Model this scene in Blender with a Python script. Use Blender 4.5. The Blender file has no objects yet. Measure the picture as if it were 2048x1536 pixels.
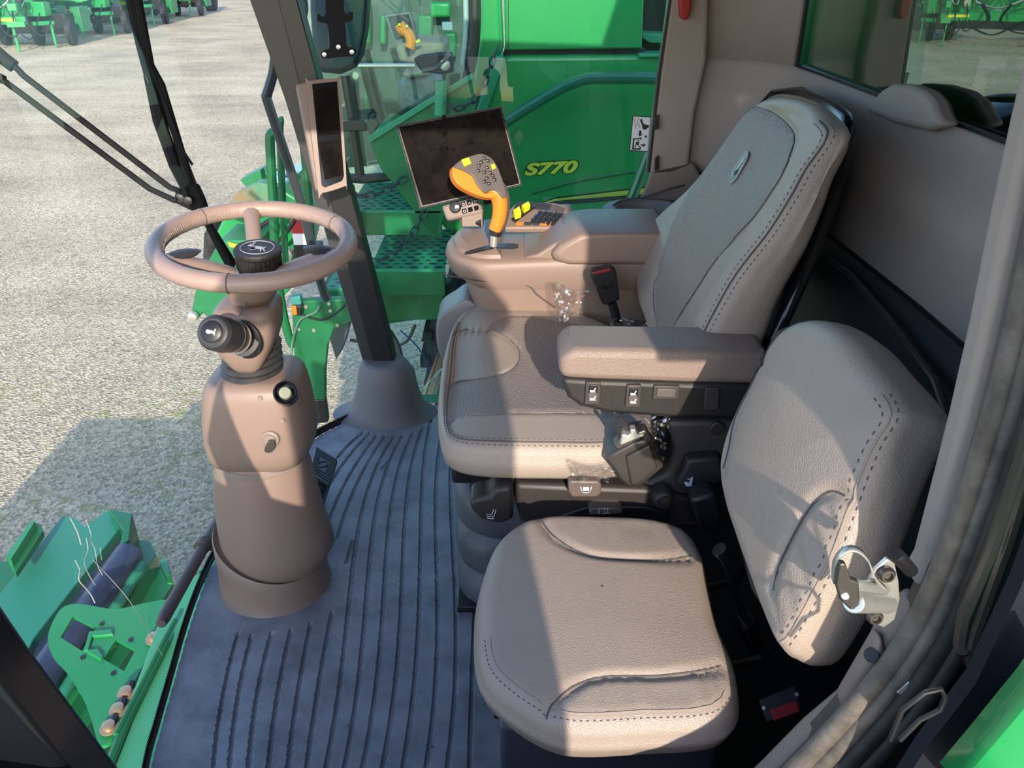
import bpy, bmesh, math, random
from mathutils import Vector, Matrix, noise
random.seed(7)
C = bpy.context.scene.collection
PI = math.pi
V = Vector
# ---------------- camera geometry (2048 x 1536 frame) ----------------
F = 1650.0; TH = math.radians(28); H = 1.5
ct, st = math.cos(TH), math.sin(TH)
CAM = V((0, 0, H))
def ray(px, py):
    a = (px-1024)/F; b = (768-py)/F
    return V((a, ct+b*st, -st+b*ct))
def W(px, py, **k):
    d = ray(px, py)
    if 'z' in k: t = (k['z']-H)/d.z
    elif 'y' in k: t = k['y']/d.y
    elif 'x' in k: t = k['x']/d.x
    else:
        p, n = k['pl']; t = (p-CAM).dot(n)/d.dot(n)
    return CAM+d*t
def WL(pts, **k): return [W(x, y, **k) for x, y in pts]

# ---------------- materials ----------------
MATS = {}
def mat(name, col, rough=.5, metal=0, bump=0, bscale=300, bkind='NOISE', var=0, vscale=8, spec=.5, coat=0, col2=None, sheen=0):
    m = bpy.data.materials.new(name); m.use_nodes = True
    nt = m.node_tree; N = nt.nodes; L = nt.links
    b = N['Principled BSDF']
    b.inputs['Base Color'].default_value = (*col, 1)
    b.inputs['Roughness'].default_value = rough
    b.inputs['Metallic'].default_value = metal
    b.inputs['Specular IOR Level'].default_value = spec
    b.inputs['Coat Weight'].default_value = coat
    tc = N.new('ShaderNodeTexCoord')
    if var or col2:
        n = N.new('ShaderNodeTexNoise'); n.inputs['Scale'].default_value = vscale; n.inputs['Detail'].default_value = 6
        n.inputs['Roughness'].default_value = .65
        L.new(tc.outputs['Object'], n.inputs['Vector'])
        r = N.new('ShaderNodeValToRGB'); r.color_ramp.elements[0].position = .35; r.color_ramp.elements[1].position = .65
        c2 = col2 or tuple(min(1, c*(1+var)) for c in col)
        c1 = col if col2 else tuple(c*(1-var) for c in col)
        r.color_ramp.elements[0].color = (*c1, 1); r.color_ramp.elements[1].color = (*c2, 1)
        L.new(n.outputs['Fac'], r.inputs['Fac']); L.new(r.outputs['Color'], b.inputs['Base Color'])
    if bump:
        if bkind == 'NOISE':
            t = N.new('ShaderNodeTexNoise'); t.inputs['Scale'].default_value = bscale; t.inputs['Detail'].default_value = 2; o = t.outputs['Fac']
        else:
            t = N.new('ShaderNodeTexVoronoi'); t.inputs['Scale'].default_value = bscale; o = t.outputs['Distance']
        L.new(tc.outputs['Object'], t.inputs['Vector'])
        bp = N.new('ShaderNodeBump'); bp.inputs['Strength'].default_value = bump; bp.inputs['Distance'].default_value = .002
        L.new(o, bp.inputs['Height']); L.new(bp.outputs['Normal'], b.inputs['Normal'])
    MATS[name] = m
    return m
def glass(name, tint, rough=0.0, refl=1.0, base=.04, k=.9):
    m = bpy.data.materials.new(name); m.use_nodes = True
    nt = m.node_tree; N = nt.nodes; L = nt.links
    N.remove(N['Principled BSDF'])
    tr = N.new('ShaderNodeBsdfTransparent'); tr.inputs['Color'].default_value = (*tint, 1)
    gl = N.new('ShaderNodeBsdfGlossy'); gl.inputs['Roughness'].default_value = rough; gl.inputs['Color'].default_value = (refl, refl, refl, 1)
    lw = N.new('ShaderNodeLayerWeight'); lw.inputs['Blend'].default_value = .5
    pw = N.new('ShaderNodeMath'); pw.operation = 'POWER'; pw.inputs[1].default_value = 4.5; L.new(lw.outputs['Facing'], pw.inputs[0])
    ma = N.new('ShaderNodeMath'); ma.operation = 'MULTIPLY_ADD'; ma.inputs[1].default_value = k; ma.inputs[2].default_value = base; L.new(pw.outputs[0], ma.inputs[0])
    mx = N.new('ShaderNodeMixShader')
    L.new(ma.outputs[0], mx.inputs[0]); L.new(tr.outputs[0], mx.inputs[1]); L.new(gl.outputs[0], mx.inputs[2])
    L.new(mx.outputs[0], N['Material Output'].inputs['Surface'])
    MATS[name] = m; return m

LEA = mat('beige_leather', (.35,.285,.235), .40, bump=.35, bscale=420, bkind='VORONOI', var=.03, vscale=5)
LEAD = mat('taupe_leather', (.235,.178,.15), .48, bump=.4, bscale=420, bkind='VORONOI', var=.04, vscale=5)
FAB = mat('perforated_fabric', (.26,.215,.19), .5, bump=.8, bscale=230, bkind='VORONOI')
PLA = mat('taupe_plastic', (.245,.172,.138), .46, bump=.12, bscale=700)
PLAT = mat('taupe_trim', (.235,.18,.15), .55, bump=.12, bscale=700, var=.04)
WAL = mat('grey_headliner', (.36,.30,.265), .85, bump=.2, bscale=900, var=.03)
BRN = mat('dark_brown_plastic', (.032,.026,.024), .5, bump=.1, bscale=700)
DGR = mat('dark_grey_plastic', (.034,.034,.037), .45, bump=.1, bscale=700)
BLK = mat('black_plastic', (.012,.012,.014), .4)
GBK = mat('gloss_black', (.008,.009,.012), .12)
RUB = mat('black_rubber', (.03,.029,.028), .5, var=.35, vscale=30)
SEAL = mat('dusty_seal_rubber', (.14,.122,.105), .5, var=.4, vscale=25)
FLR = mat('floor_rubber', (.20,.21,.235), .40, bump=.25, bscale=90, var=.28, vscale=9)
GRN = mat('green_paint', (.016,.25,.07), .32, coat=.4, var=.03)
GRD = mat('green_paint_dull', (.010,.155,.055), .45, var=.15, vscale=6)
TEAL = mat('green_tread_plate', (.03,.26,.14), .45, var=.12, vscale=20)
YEL = mat('yellow_green_decal', (.55,.62,.06), .5)
YBT = mat('yellow_button', (.75,.75,.02), .45)
ORG = mat('orange_grip', (.85,.22,.02), .45)
GRP = mat('grip_grey', (.10,.085,.08), .5)
SCR = mat('dusty_screen', (.005,.004,.004), .9, spec=.06, bump=.2, bscale=500, col2=(.014,.011,.0095), vscale=14)
STEEL = mat('zinc_steel', (.62,.63,.58), .36, metal=.75, var=.08, vscale=60)
WPR = mat('wiper_black', (.012,.012,.013), .75, spec=.15)
DST = mat('dark_steel', (.12,.11,.10), .4, metal=.8)
WHT = mat('white_print', (.8,.8,.8), .5)
RED = mat('red_plastic', (.38,.015,.018), .4)
TYR = mat('dusty_tyre', (.022,.023,.024), .85, var=.5, vscale=12)
THR = mat('dark_thread', (.09,.08,.075), .7)
THL = mat('seam_thread', (.33,.27,.22), .7)
CRM = mat('cream_plastic', (.75,.68,.42), .45)
GRY = mat('emblem_grey', (.12,.13,.15), .35)
SLV = mat('emblem_silver', (.42,.43,.45), .4)
COP = mat('zinc_bolt', (.5,.36,.22), .4, metal=.7)
SHT = mat('dark_cloth', (.04,.045,.06), .9)
SKN = mat('skin', (.5,.3,.2), .5)
CHN = mat('chain_steel', (.03,.035,.05), .5)
FRIT = mat('frit_black', (.015,.015,.015), .6)
BELT = mat('blue_belt', (.03,.045,.09), .45, var=.3, vscale=20)
ORL = mat('orange_lens', (.8,.2,.01), .3)
CHR = mat('cream_trim', (.3,.3,.22), .6)
GLW = glass('clear_windshield', (.94,.955,.955), base=.035, k=.5)
GLR = glass('green_tint_glass', (.80,.93,.88), base=.012, k=.7)
GLN = glass('neighbour_glass', (.84,.93,.90), base=.06)
GLB = glass('rear_window_glass', (.16,.22,.19), base=.30, k=.5)
def wrapmat():
    m = bpy.data.materials.new('clear_wrap'); m.use_nodes = True
    nt = m.node_tree; N = nt.nodes; L = nt.links; N.remove(N['Principled BSDF'])
    tr = N.new('ShaderNodeBsdfTransparent'); tr.inputs['Color'].default_value = (.9,.9,.9,1)
    gl = N.new('ShaderNodeBsdfGlossy'); gl.inputs['Roughness'].default_value = .15; gl.inputs['Color'].default_value = (.9,.88,.85,1)
    mx = N.new('ShaderNodeMixShader'); mx.inputs[0].default_value = .22
    L.new(tr.outputs[0], mx.inputs[1]); L.new(gl.outputs[0], mx.inputs[2]); L.new(mx.outputs[0], N['Material Output'].inputs['Surface'])
    return m
WRAP = wrapmat()
def gravelmat():
    m = bpy.data.materials.new('gravel'); m.use_nodes = True
    nt = m.node_tree; N = nt.nodes; L = nt.links; b = N['Principled BSDF']; b.inputs['Roughness'].default_value = .95
    b.inputs['Specular IOR Level'].default_value = .15
    tc = N.new('ShaderNodeTexCoord')
    def ns(s, d=4, r=.6):
        n = N.new('ShaderNodeTexNoise'); n.inputs['Scale'].default_value = s; n.inputs['Detail'].default_value = d; n.inputs['Roughness'].default_value = r
        L.new(tc.outputs['Object'], n.inputs['Vector']); return n.outputs['Fac']
    def ramp(src, stops):
        r = N.new('ShaderNodeValToRGB'); e = r.color_ramp.elements
        e[0].position, e[0].color = stops[0][0], (*stops[0][1], 1); e[1].position, e[1].color = stops[-1][0], (*stops[-1][1], 1)
        for p, c in stops[1:-1]:
            x = e.new(p); x.color = (*c, 1)
        L.new(src, r.inputs['Fac']); return r.outputs['Color']
    def mix(f, a, c, mode='MIX', fac=None):
        x = N.new('ShaderNodeMix'); x.data_type = 'RGBA'; x.blend_type = mode
        if fac is not None: x.inputs['Factor'].default_value = fac
        else: L.new(f, x.inputs['Factor'])
        L.new(a, x.inputs['A']); L.new(c, x.inputs['B']); return x.outputs['Result']
    base = ramp(ns(.45, 5), [(.3, (.46,.39,.29)), (.5, (.62,.52,.36)), (.7, (.74,.64,.46))])
    vo = N.new('ShaderNodeTexVoronoi'); vo.inputs['Scale'].default_value = 42; L.new(tc.outputs['Object'], vo.inputs['Vector'])
    st_ = ramp(vo.outputs['Color'], [(.15, (.50,.48,.46)), (.5, (.95,.92,.87)), (.9, (1.25,1.2,1.12))])
    fine = ramp(ns(16, 8, .8), [(.3, (.5,.5,.5)), (.7, (1.3,1.3,1.3))])
    c = mix(None, base, st_, 'MULTIPLY', .85); c = mix(None, c, fine, 'MULTIPLY', .8)
    # streaks of wheel tracks
    mp = N.new('ShaderNodeMapping'); mp.inputs['Rotation'].default_value = (0, 0, .5); mp.inputs['Scale'].default_value = (.25, 2.2, 1)
    L.new(tc.outputs['Object'], mp.inputs['Vector'])
    n2 = N.new('ShaderNodeTexNoise'); n2.inputs['Scale'].default_value = .7; n2.inputs['Detail'].default_value = 5; L.new(mp.outputs[0], n2.inputs['Vector'])
    tr = ramp(n2.outputs['Fac'], [(.36, (.86,.86,.88)), (.52, (1,1,1))])
    c = mix(None, c, tr, 'MULTIPLY', .8)
    # weedy patches
    gm = ramp(ns(.9, 6, .7), [(.50, (0,0,0)), (.62, (1,1,1))]); gm2 = ramp(ns(9, 4), [(.5, (0,0,0)), (.6, (1,1,1))])
    g = mix(None, gm, gm2, 'MULTIPLY', 1.0)
    gc = N.new('ShaderNodeRGB'); gc.outputs[0].default_value = (.27,.29,.10, 1)
    sep = N.new('ShaderNodeSeparateXYZ'); L.new(tc.outputs['Object'], sep.inputs[0])
    mr = N.new('ShaderNodeMapRange'); mr.inputs['From Min'].default_value = 9; mr.inputs['From Max'].default_value = 6
    mr.inputs['To Min'].default_value = 0; mr.inputs['To Max'].default_value = .85; L.new(sep.outputs['Y'], mr.inputs['Value'])
    mm = N.new('ShaderNodeMath'); mm.operation = 'MULTIPLY'; L.new(g, mm.inputs[0]); L.new(mr.outputs[0], mm.inputs[1])
    c = mix(mm.outputs[0], c, gc.outputs[0])
    L.new(c, b.inputs['Base Color'])
    bp = N.new('ShaderNodeBump'); bp.inputs['Strength'].default_value = .8; bp.inputs['Distance'].default_value = .02
    L.new(vo.outputs['Distance'], bp.inputs['Height']); L.new(bp.outputs[0], b.inputs['Normal'])
    return m
GRAV = gravelmat()

# ---------------- mesh helpers ----------------
def nb(): return bmesh.new()
def smoothpts(pts, n=6, closed=False):
    P = [V(p) for p in pts]; m = len(P); out = []
    rng = range(m if closed else m-1)
    for i in rng:
        if closed: a, b, c, d = P[i-1], P[i], P[(i+1) % m], P[(i+2) % m]
        else: a, b, c, d = P[max(i-1, 0)], P[i], P[i+1], P[min(i+2, m-1)]
        for j in range(n):
            t = j/n
            out.append(.5*((2*b)+(c-a)*t+(2*a-5*b+4*c-d)*t*t+(3*b-a-3*c+d)*t**3))
    if not closed: out.append(P[-1])
    return out
def prism(bm, pts, off, mi=0):
    off = V(off); A = [bm.verts.new(p) for p in pts]; B = [bm.verts.new(V(p)+off) for p in pts]
    fs = [bm.faces.new(A), bm.faces.new(list(reversed(B)))]
    n = len(pts)
    for i in range(n): fs.append(bm.faces.new((A[i], B[i], B[(i+1) % n], A[(i+1) % n])))
    for f in fs: f.material_index = mi
    return fs
def loft(bm, rings, cap=True, closed=True, mi=0):
    R = [[bm.verts.new(p) for p in r] for r in rings]
    n = len(R[0])
    for a, b in zip(R, R[1:]):
        for i in range(n if closed else n-1):
            f = bm.faces.new((a[i], a[(i+1) % n], b[(i+1) % n], b[i])); f.material_index = mi
    if cap and closed:
        f = bm.faces.new(list(reversed(R[0]))); f.material_index = mi
        f = bm.faces.new(R[-1]); f.material_index = mi
    return R
def tube(bm, pts, r, seg=10, cap=True, mi=0, closed=False, sx=1.0):
    P = [V(p) for p in pts]; n = len(P); rings = []
    up = None
    for i, p in enumerate(P):
        if closed: d = (P[(i+1) % n]-P[i-1])
        else: d = P[min(i+1, n-1)]-P[max(i-1, 0)]
        if d.length < 1e-9: d = V((0, 0, 1))
        d.normalize()
        if up is None:
            up = V((0, 0, 1)) if abs(d.z) < .9 else V((1, 0, 0))
            up = (up-d*up.dot(d)).normalized()
        else:
            up = up-d*up.dot(d)
            up = up.normalized() if up.length > 1e-6 else d.orthogonal().normalized()
        s = d.cross(up); rr = r(i/(n-1)) if callable(r) else r
        rings.append([p+(up*math.cos(2*PI*k/seg)+s*math.sin(2*PI*k/seg)*sx)*rr for k in range(seg)])
    if closed: rings.append(rings[0])
    if closed:
        R = [[bm.verts.new(q) for q in rr] for rr in rings[:-1]]; R.append(R[0])
        for a, b in zip(R, R[1:]):
            for i in range(seg):
                f = bm.faces.new((a[i], a[(i+1) % seg], b[(i+1) % seg], b[i])); f.material_index = mi
    else: loft(bm, rings, cap, True, mi)
def lathe(bm, prof, o, ax, seg=32, mi=0, cap=True):
    o = V(o); ax = V(ax).normalized(); u = ax.orthogonal().normalized(); v = ax.cross(u)
    loft(bm, [[o+ax*h+(u*math.cos(2*PI*k/seg)+v*math.sin(2*PI*k/seg))*max(r, 1e-4) for k in range(seg)] for h, r in prof], cap, True, mi)
def box(bm, c, s, rot=None, mi=0):
    c = V(c); M = rot or Matrix.Identity(3)
    q = [(-1,-1),(1,-1),(1,1),(-1,1)]
    loft(bm, [[c+M@V((x*s[0]/2, y*s[1]/2, z*s[2]/2)) for x, y in q] for z in (-1, 1)], True, True, mi)
def rot3(z=0, y=0, x=0):
    return (Matrix.Rotation(z, 3, 'Z') @ Matrix.Rotation(y, 3, 'Y') @ Matrix.Rotation(x, 3, 'X'))
def sheet(bm, f, nu, nv, mi=0):
    G = [[bm.verts.new(f(i/nu, j/nv)) for i in range(nu+1)] for j in range(nv+1)]
    for j in range(nv):
        for i in range(nu):
            q = bm.faces.new((G[j][i], G[j][i+1], G[j+1][i+1], G[j+1][i])); q.material_index = mi
def obj(name, bm, mats, parent=None, bevel=0, smooth=35, solid=0, sub=0, label=None):
    bmesh.ops.remove_doubles(bm, verts=bm.verts, dist=1e-6) if False else None
    bmesh.ops.recalc_face_normals(bm, faces=bm.faces)
    me = bpy.data.meshes.new(name); bm.to_mesh(me); bm.free()
    for m in (mats if isinstance(mats, (list, tuple)) else [mats]): me.materials.append(m)
    for p in me.polygons: p.use_smooth = True
    if smooth < 180: me.set_sharp_from_angle(angle=math.radians(smooth))
    o = bpy.data.objects.new(name, me); C.objects.link(o)
    if parent is not None:
        o.parent = parent
        w = Matrix.Identity(4); q = parent; chain = []
        while q is not None: chain.append(q); q = q.parent
        for q in reversed(chain): w = w @ q.matrix_parent_inverse @ Matrix.Translation(q.location)
        o.matrix_parent_inverse = w.inverted()
    if solid:
        s = o.modifiers.new('s', 'SOLIDIFY'); s.thickness = solid; s.offset = 0
    if bevel:
        b = o.modifiers.new('b', 'BEVEL'); b.width = bevel; b.segments = 3; b.limit_method = 'ANGLE'; b.angle_limit = math.radians(35)
        b.harden_normals = False
    if sub:
        b = o.modifiers.new('u', 'SUBSURF'); b.levels = sub; b.render_levels = sub
    if label: o['label'] = label
    return o
def thing(name, label, cat, loc=(0,0,0), group=None):
    o = bpy.data.objects.new(name, None); C.objects.link(o); o.location = loc; o.empty_display_size = .05
    o['label'] = label; o['category'] = cat
    if group: o['group'] = group
    return o
def tag(o, label, cat, group=None):
    o['label'] = label; o['category'] = cat
    if group: o['group'] = group
    return o
def struct(o): o['kind'] = 'structure'; return o
def copy_tree(o, parent=None):
    c = o.copy(); C.objects.link(c)
    if parent is not None:
        c.parent = parent; c.matrix_parent_inverse = o.matrix_parent_inverse.copy()
    for ch in list(o.children): copy_tree(ch, c)
    return c
def seg_d(p, a, b):
    ab = b-a; t = max(0, min(1, (p-a).dot(ab)/max(ab.length_squared, 1e-12))); return (p-a-ab*t).length
class Pad:
    """upholstered pad: outline in a plane, rounded edge, domed top, grooves along seams"""
    def __init__(s, o, u, v, outline, t, r, dome=.02, extra=None, wob=0, back=0):
        s.o, s.u, s.v = V(o), V(u).normalized(), V(v).normalized(); s.n = s.u.cross(s.v).normalized()
        pts = smoothpts([(p[0], p[1], 0) for p in outline], 8, True)
        s.c = V((sum(p.x for p in pts)/len(pts), sum(p.y for p in pts)/len(pts)))
        s.t, s.r, s.dome, s.extra, s.wob, s.back = t, r, dome, extra, wob, back; s.tf = lambda x, y: s.t
        N = 128; s.N = N; s.R = []
        A = [(math.atan2(p.y-s.c.y, p.x-s.c.x), (V((p.x, p.y))-s.c).length) for p in pts]
        for k in range(N):
            th = -PI+2*PI*k/N; d = V((math.cos(th), math.sin(th))); best = 0
            m = len(pts)
            for i in range(m):
                a = V((pts[i].x, pts[i].y))-s.c; b = V((pts[(i+1) % m].x, pts[(i+1) % m].y))-s.c
                e = b-a; den = d.x*e.y-d.y*e.x
                if abs(den) < 1e-12: continue
                tt = (a.x*e.y-a.y*e.x)/den; q = (a.x*d.y-a.y*d.x)/den
                if tt > 0 and -1e-6 <= q <= 1+1e-6: best = max(best, tt)
            s.R.append(best)
        s.seams = []
    def Rat(s, th):
        f = (th+PI)/(2*PI)*s.N; i = int(math.floor(f)) % s.N; w = f-math.floor(f)
        return s.R[i]*(1-w)+s.R[(i+1) % s.N]*w
    def h(s, x, y):
        d = V((x, y))-s.c; R = s.Rat(math.atan2(d.y, d.x)); rad = d.length; e = max(0, R-rad)
        z = s.dome*(1-min(1, (rad/R))**2)
        if e < s.r: z += -s.r+math.sqrt(max(0, s.r**2-(s.r-e)**2))
        if s.extra: z += s.extra(x, y)*min(1, e/s.r)
        p = V((x, y))
        for sm, dep, w in s.seams:
            dd = min(seg_d(p, a, b) for a, b in zip(sm, sm[1:])) if len(sm) > 1 else 9
            if dd < 3*w: z -= dep*math.exp(-(dd/w)**2)
            if s.wob and dd < .07: z += s.wob*math.sin(dd*0+ (p.x*83+p.y*61)+3*math.sin(p.x*37+p.y*29))*math.exp(-dd/.025)
        return z
    def P(s, x, y, dz=0): return s.o+s.u*x+s.v*y+s.n*(s.h(x, y)+dz)
    def uv(s, px, py):
        z = 0
        for _ in range(4):
            q = W(px, py, pl=(s.o+s.n*z, s.n))-s.o; x, y = q.dot(s.u), q.dot(s.v); z = s.h(x, y)
        return V((x, y))
    def seam(s, pxs, dep=.004, w=.005):
        s.seams.append(([s.uv(*p) for p in smooth2(pxs)], dep, w))
    def build(s, name, m, parent, nr=34, matfn=None):
        bm = nb(); rings = []
        def ring(fr, fz):
            out = []
            for k in range(s.N):
                th = -PI+2*PI*k/s.N; R = s.R[k]; rad = fr(R); x = s.c.x+rad*math.cos(th); y = s.c.y+rad*math.sin(th)
                out.append(s.o+s.u*x+s.v*y+s.n*fz(x, y))
            return out
        rings.append(ring(lambda R: R*.05, lambda x, y: -s.tf(x,y)+s.back)); rings.append(ring(lambda R: R*.6, lambda x, y: -s.tf(x,y)+s.back*.6))
        for a in (0, .35, .7, 1):
            rings.append(ring(lambda R: R-s.r*.8*(1-math.sin(a*PI/2)), lambda x, y: -s.tf(x,y)+s.r*.8*(1-math.cos(a*PI/2))))
        for k in range(1, 4):
            rings.append(ring(lambda R: R+.004*math.sin(PI*k/4), lambda x, y: -s.tf(x,y)+s.r*.8+(s.tf(x,y)-s.r*1.8)*k/4))
        for a in [i/7 for i in range(8)]:
            e = s.r*(1-math.cos(a*PI/2)); rings.append(ring(lambda R: R-e, s.h))
        for k in range(1, nr+1):
            q = k/nr; rings.append(ring(lambda R: (R-s.r)*(1-q)+.001*q, s.h))
        loft(bm, rings)
        if matfn:
            for f in bm.faces:
                q = f.calc_center_median()-s.o
                if q.dot(s.n) > -s.r*.9 and matfn(q.dot(s.u), q.dot(s.v)): f.material_index = 1
        return obj(name, bm, m, parent, smooth=60)
    def insert(s, name, uvs, m, parent, dz=.0012, step=.011):
        from mathutils.geometry import delaunay_2d_cdt
        P = [V((p.x, p.y)) for p in uvs]; n = len(P); xs = [p.x for p in P]; ys = [p.y for p in P]; pts = list(P)
        y = min(ys)
        while y < max(ys):
            x = min(xs)
            while x < max(xs):
                if inpoly(x, y, P) and min(seg_d(V((x, y)), P[i-1], P[i]) for i in range(n)) > step*.4: pts.append(V((x, y)))
                x += step
            y += step
        vs, es, fs, *_ = delaunay_2d_cdt(pts, [(i, (i+1) % n) for i in range(n)], [list(range(n))], 1, 1e-5)
        bm = nb(); q = [bm.verts.new(s.P(v.x, v.y, dz)) for v in vs]
        for f in fs:
            try: bm.faces.new([q[i] for i in f])
            except ValueError: pass
        for v in [v for v in bm.verts if not v.link_faces]: bm.verts.remove(v)
        return obj(name, bm, m, parent, smooth=60)
    def inside(s, pxs):
        P = [s.uv(*p) for p in pxs]; return lambda x, y: inpoly(x, y, P)
    def ang(s, p):
        q = s.uv(*p)-s.c; return math.atan2(q.y, q.x)
    def eline(s, name, pa, pb, inset, r, m, parent, ccw=True, dz=0, dash=0):
        a, b = s.ang(pa), s.ang(pb)
        if ccw and b < a: b += 2*PI
        if not ccw and b > a: b -= 2*PI
        pts = []
        for i in range(121):
            t = a+(b-a)*i/120; tt = (t+PI) % (2*PI)-PI; R = s.Rat(tt)
            if inset >= 0: x = s.c.x+(R-inset)*math.cos(t); y = s.c.y+(R-inset)*math.sin(t); pts.append(s.P(x, y, dz))
            else: pts.append(s.o+s.u*(s.c.x+(R+.0045)*math.cos(t))+s.v*(s.c.y+(R+.0045)*math.sin(t))-s.n*(s.r-inset))
        pts = resample(pts, dash or .004); bm = nb()
        if dash:
            for p, q in zip(pts[::2], pts[1::2]): tube(bm, [p, p.lerp(q, .8)], r, 5)
        else: tube(bm, smoothpts(pts[::3], 2), r, 6)
        return obj(name, bm, m, parent)
    def line(s, name, pxs, r, m, parent, dz=0, dash=0, uvs=None):
        bm = nb(); uv = uvs or [s.uv(*p) for p in smooth2(pxs)]
        pts = [s.P(q.x, q.y, dz) for q in uv]
        if not dash: tube(bm, pts, r, 6)
        else:
            L = 0; cur = []; i = 0; 
            res = resample(pts, dash)
            for a, b in zip(res[::2], res[1::2]): tube(bm, [a, a.lerp(b, .8)], r, 5)
        return obj(name, bm, m, parent)
def resample(pts, d):
    out = [pts[0]]; need = d
    for a, b in zip(pts, pts[1:]):
        L = (b-a).length; pos = 0
        while L-pos >= need:
            pos += need; out.append(a.lerp(b, pos/L)); need = d
        need -= L-pos
    return out
def smooth2(pxs, n=8): return [(p.x, p.y) for p in smoothpts([(x, y, 0) for x, y in pxs], n)]
def ell(px, py, rx, ry, n=24, a0=0):
    return [(px+rx*math.cos(a0+2*PI*i/n), py+ry*math.sin(a0+2*PI*i/n)) for i in range(n)]
def rrect(w, h, r, n=5):
    out = []
    for cx, cy, a in ((w/2-r, h/2-r, 0), (-w/2+r, h/2-r, PI/2), (-w/2+r, -h/2+r, PI), (w/2-r, -h/2+r, 1.5*PI)):
        for k in range(n+1):
            t = a+PI/2*k/n; out.append((cx+r*math.cos(t), cy+r*math.sin(t)))
    return out
# leaping-deer emblem outline (unit box, facing left)
DEER = [(-.5,.12),(-.42,.2),(-.36,.22),(-.30,.34),(-.36,.46),(-.32,.46),(-.27,.36),(-.24,.46),(-.2,.46),(-.22,.34),(-.25,.24),(-.2,.12),(-.05,.08),
        (.2,.06),(.3,.0),(.42,.06),(.36,-.06),(.48,-.3),(.44,-.32),(.28,-.12),(.3,-.34),(.26,-.36),(.18,-.12),(-.05,-.1),(-.16,-.2),(-.3,-.14),(-.32,-.2),
        (-.14,-.28),(-.02,-.16),(-.2,-.04),(-.3,.1),(-.42,.08)]
def flat(bm, o, u, v, pts, t=.001, mi=0):
    u = V(u); v = V(v); n = u.normalized().cross(v.normalized()).normalized()
    prism(bm, [V(o)+u*x+v*y for x, y in pts], n*t, mi)

def inpoly(x, y, P):
    c = False; n = len(P)
    for i in range(n):
        a, b = P[i], P[(i+1) % n]
        if (a.y > y) != (b.y > y) and x < (b.x-a.x)*(y-a.y)/(b.y-a.y)+a.x: c = not c
    return c
def smooth2o(p): return [(q.x, q.y) for q in smoothpts([(x, y, 0) for x, y in p], 4, True)]
# ---------------- camera, light ----------------
cd = bpy.data.cameras.new('camera'); cam = bpy.data.objects.new('camera', cd); C.objects.link(cam)
cam.location = CAM; cam.rotation_euler = (PI/2-TH, 0, 0); cd.sensor_width = 36; cd.lens = 36*F/2048; cd.clip_start = .02; cd.clip_end = 400
bpy.context.scene.camera = cam
SUN = V((-.12, 1, -.39)).normalized()
sd = bpy.data.lights.new('sun', 'SUN'); sd.energy = 6.4; sd.angle = math.radians(.55); sd.color = (1, .87, .73)
so = bpy.data.objects.new('sun', sd); C.objects.link(so); so.rotation_euler = SUN.to_track_quat('-Z', 'Y').to_euler()
w = bpy.data.worlds.new('world'); bpy.context.scene.world = w; w.use_nodes = True
nt = w.node_tree; bg = nt.nodes['Background']
sk = nt.nodes.new('ShaderNodeTexSky'); sk.sky_type = 'NISHITA'; sk.sun_disc = False; sk.sun_elevation = math.radians(23)
sk.sun_rotation = math.atan2(SUN.x*-1, SUN.y*-1)
tn = nt.nodes.new('ShaderNodeMix'); tn.data_type = 'RGBA'; tn.blend_type = 'MULTIPLY'; tn.inputs['Factor'].default_value = 1; tn.inputs['B'].default_value = (.90, .97, 1.10, 1)
nt.links.new(sk.outputs[0], tn.inputs['A']); nt.links.new(tn.outputs['Result'], bg.inputs[0]); bg.inputs[1].default_value = .46
vs = bpy.context.scene.view_settings; vs.view_transform = 'Standard'; vs.look = 'None'; vs.gamma = 1; vs.use_curve_mapping = False; vs.exposure = 0.0

# ---------------- ground ----------------
bm = nb(); box(bm, (0, 60, -2.15), (400, 260, .3)); g = struct(obj('ground', bm, GRAV)); 

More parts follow.
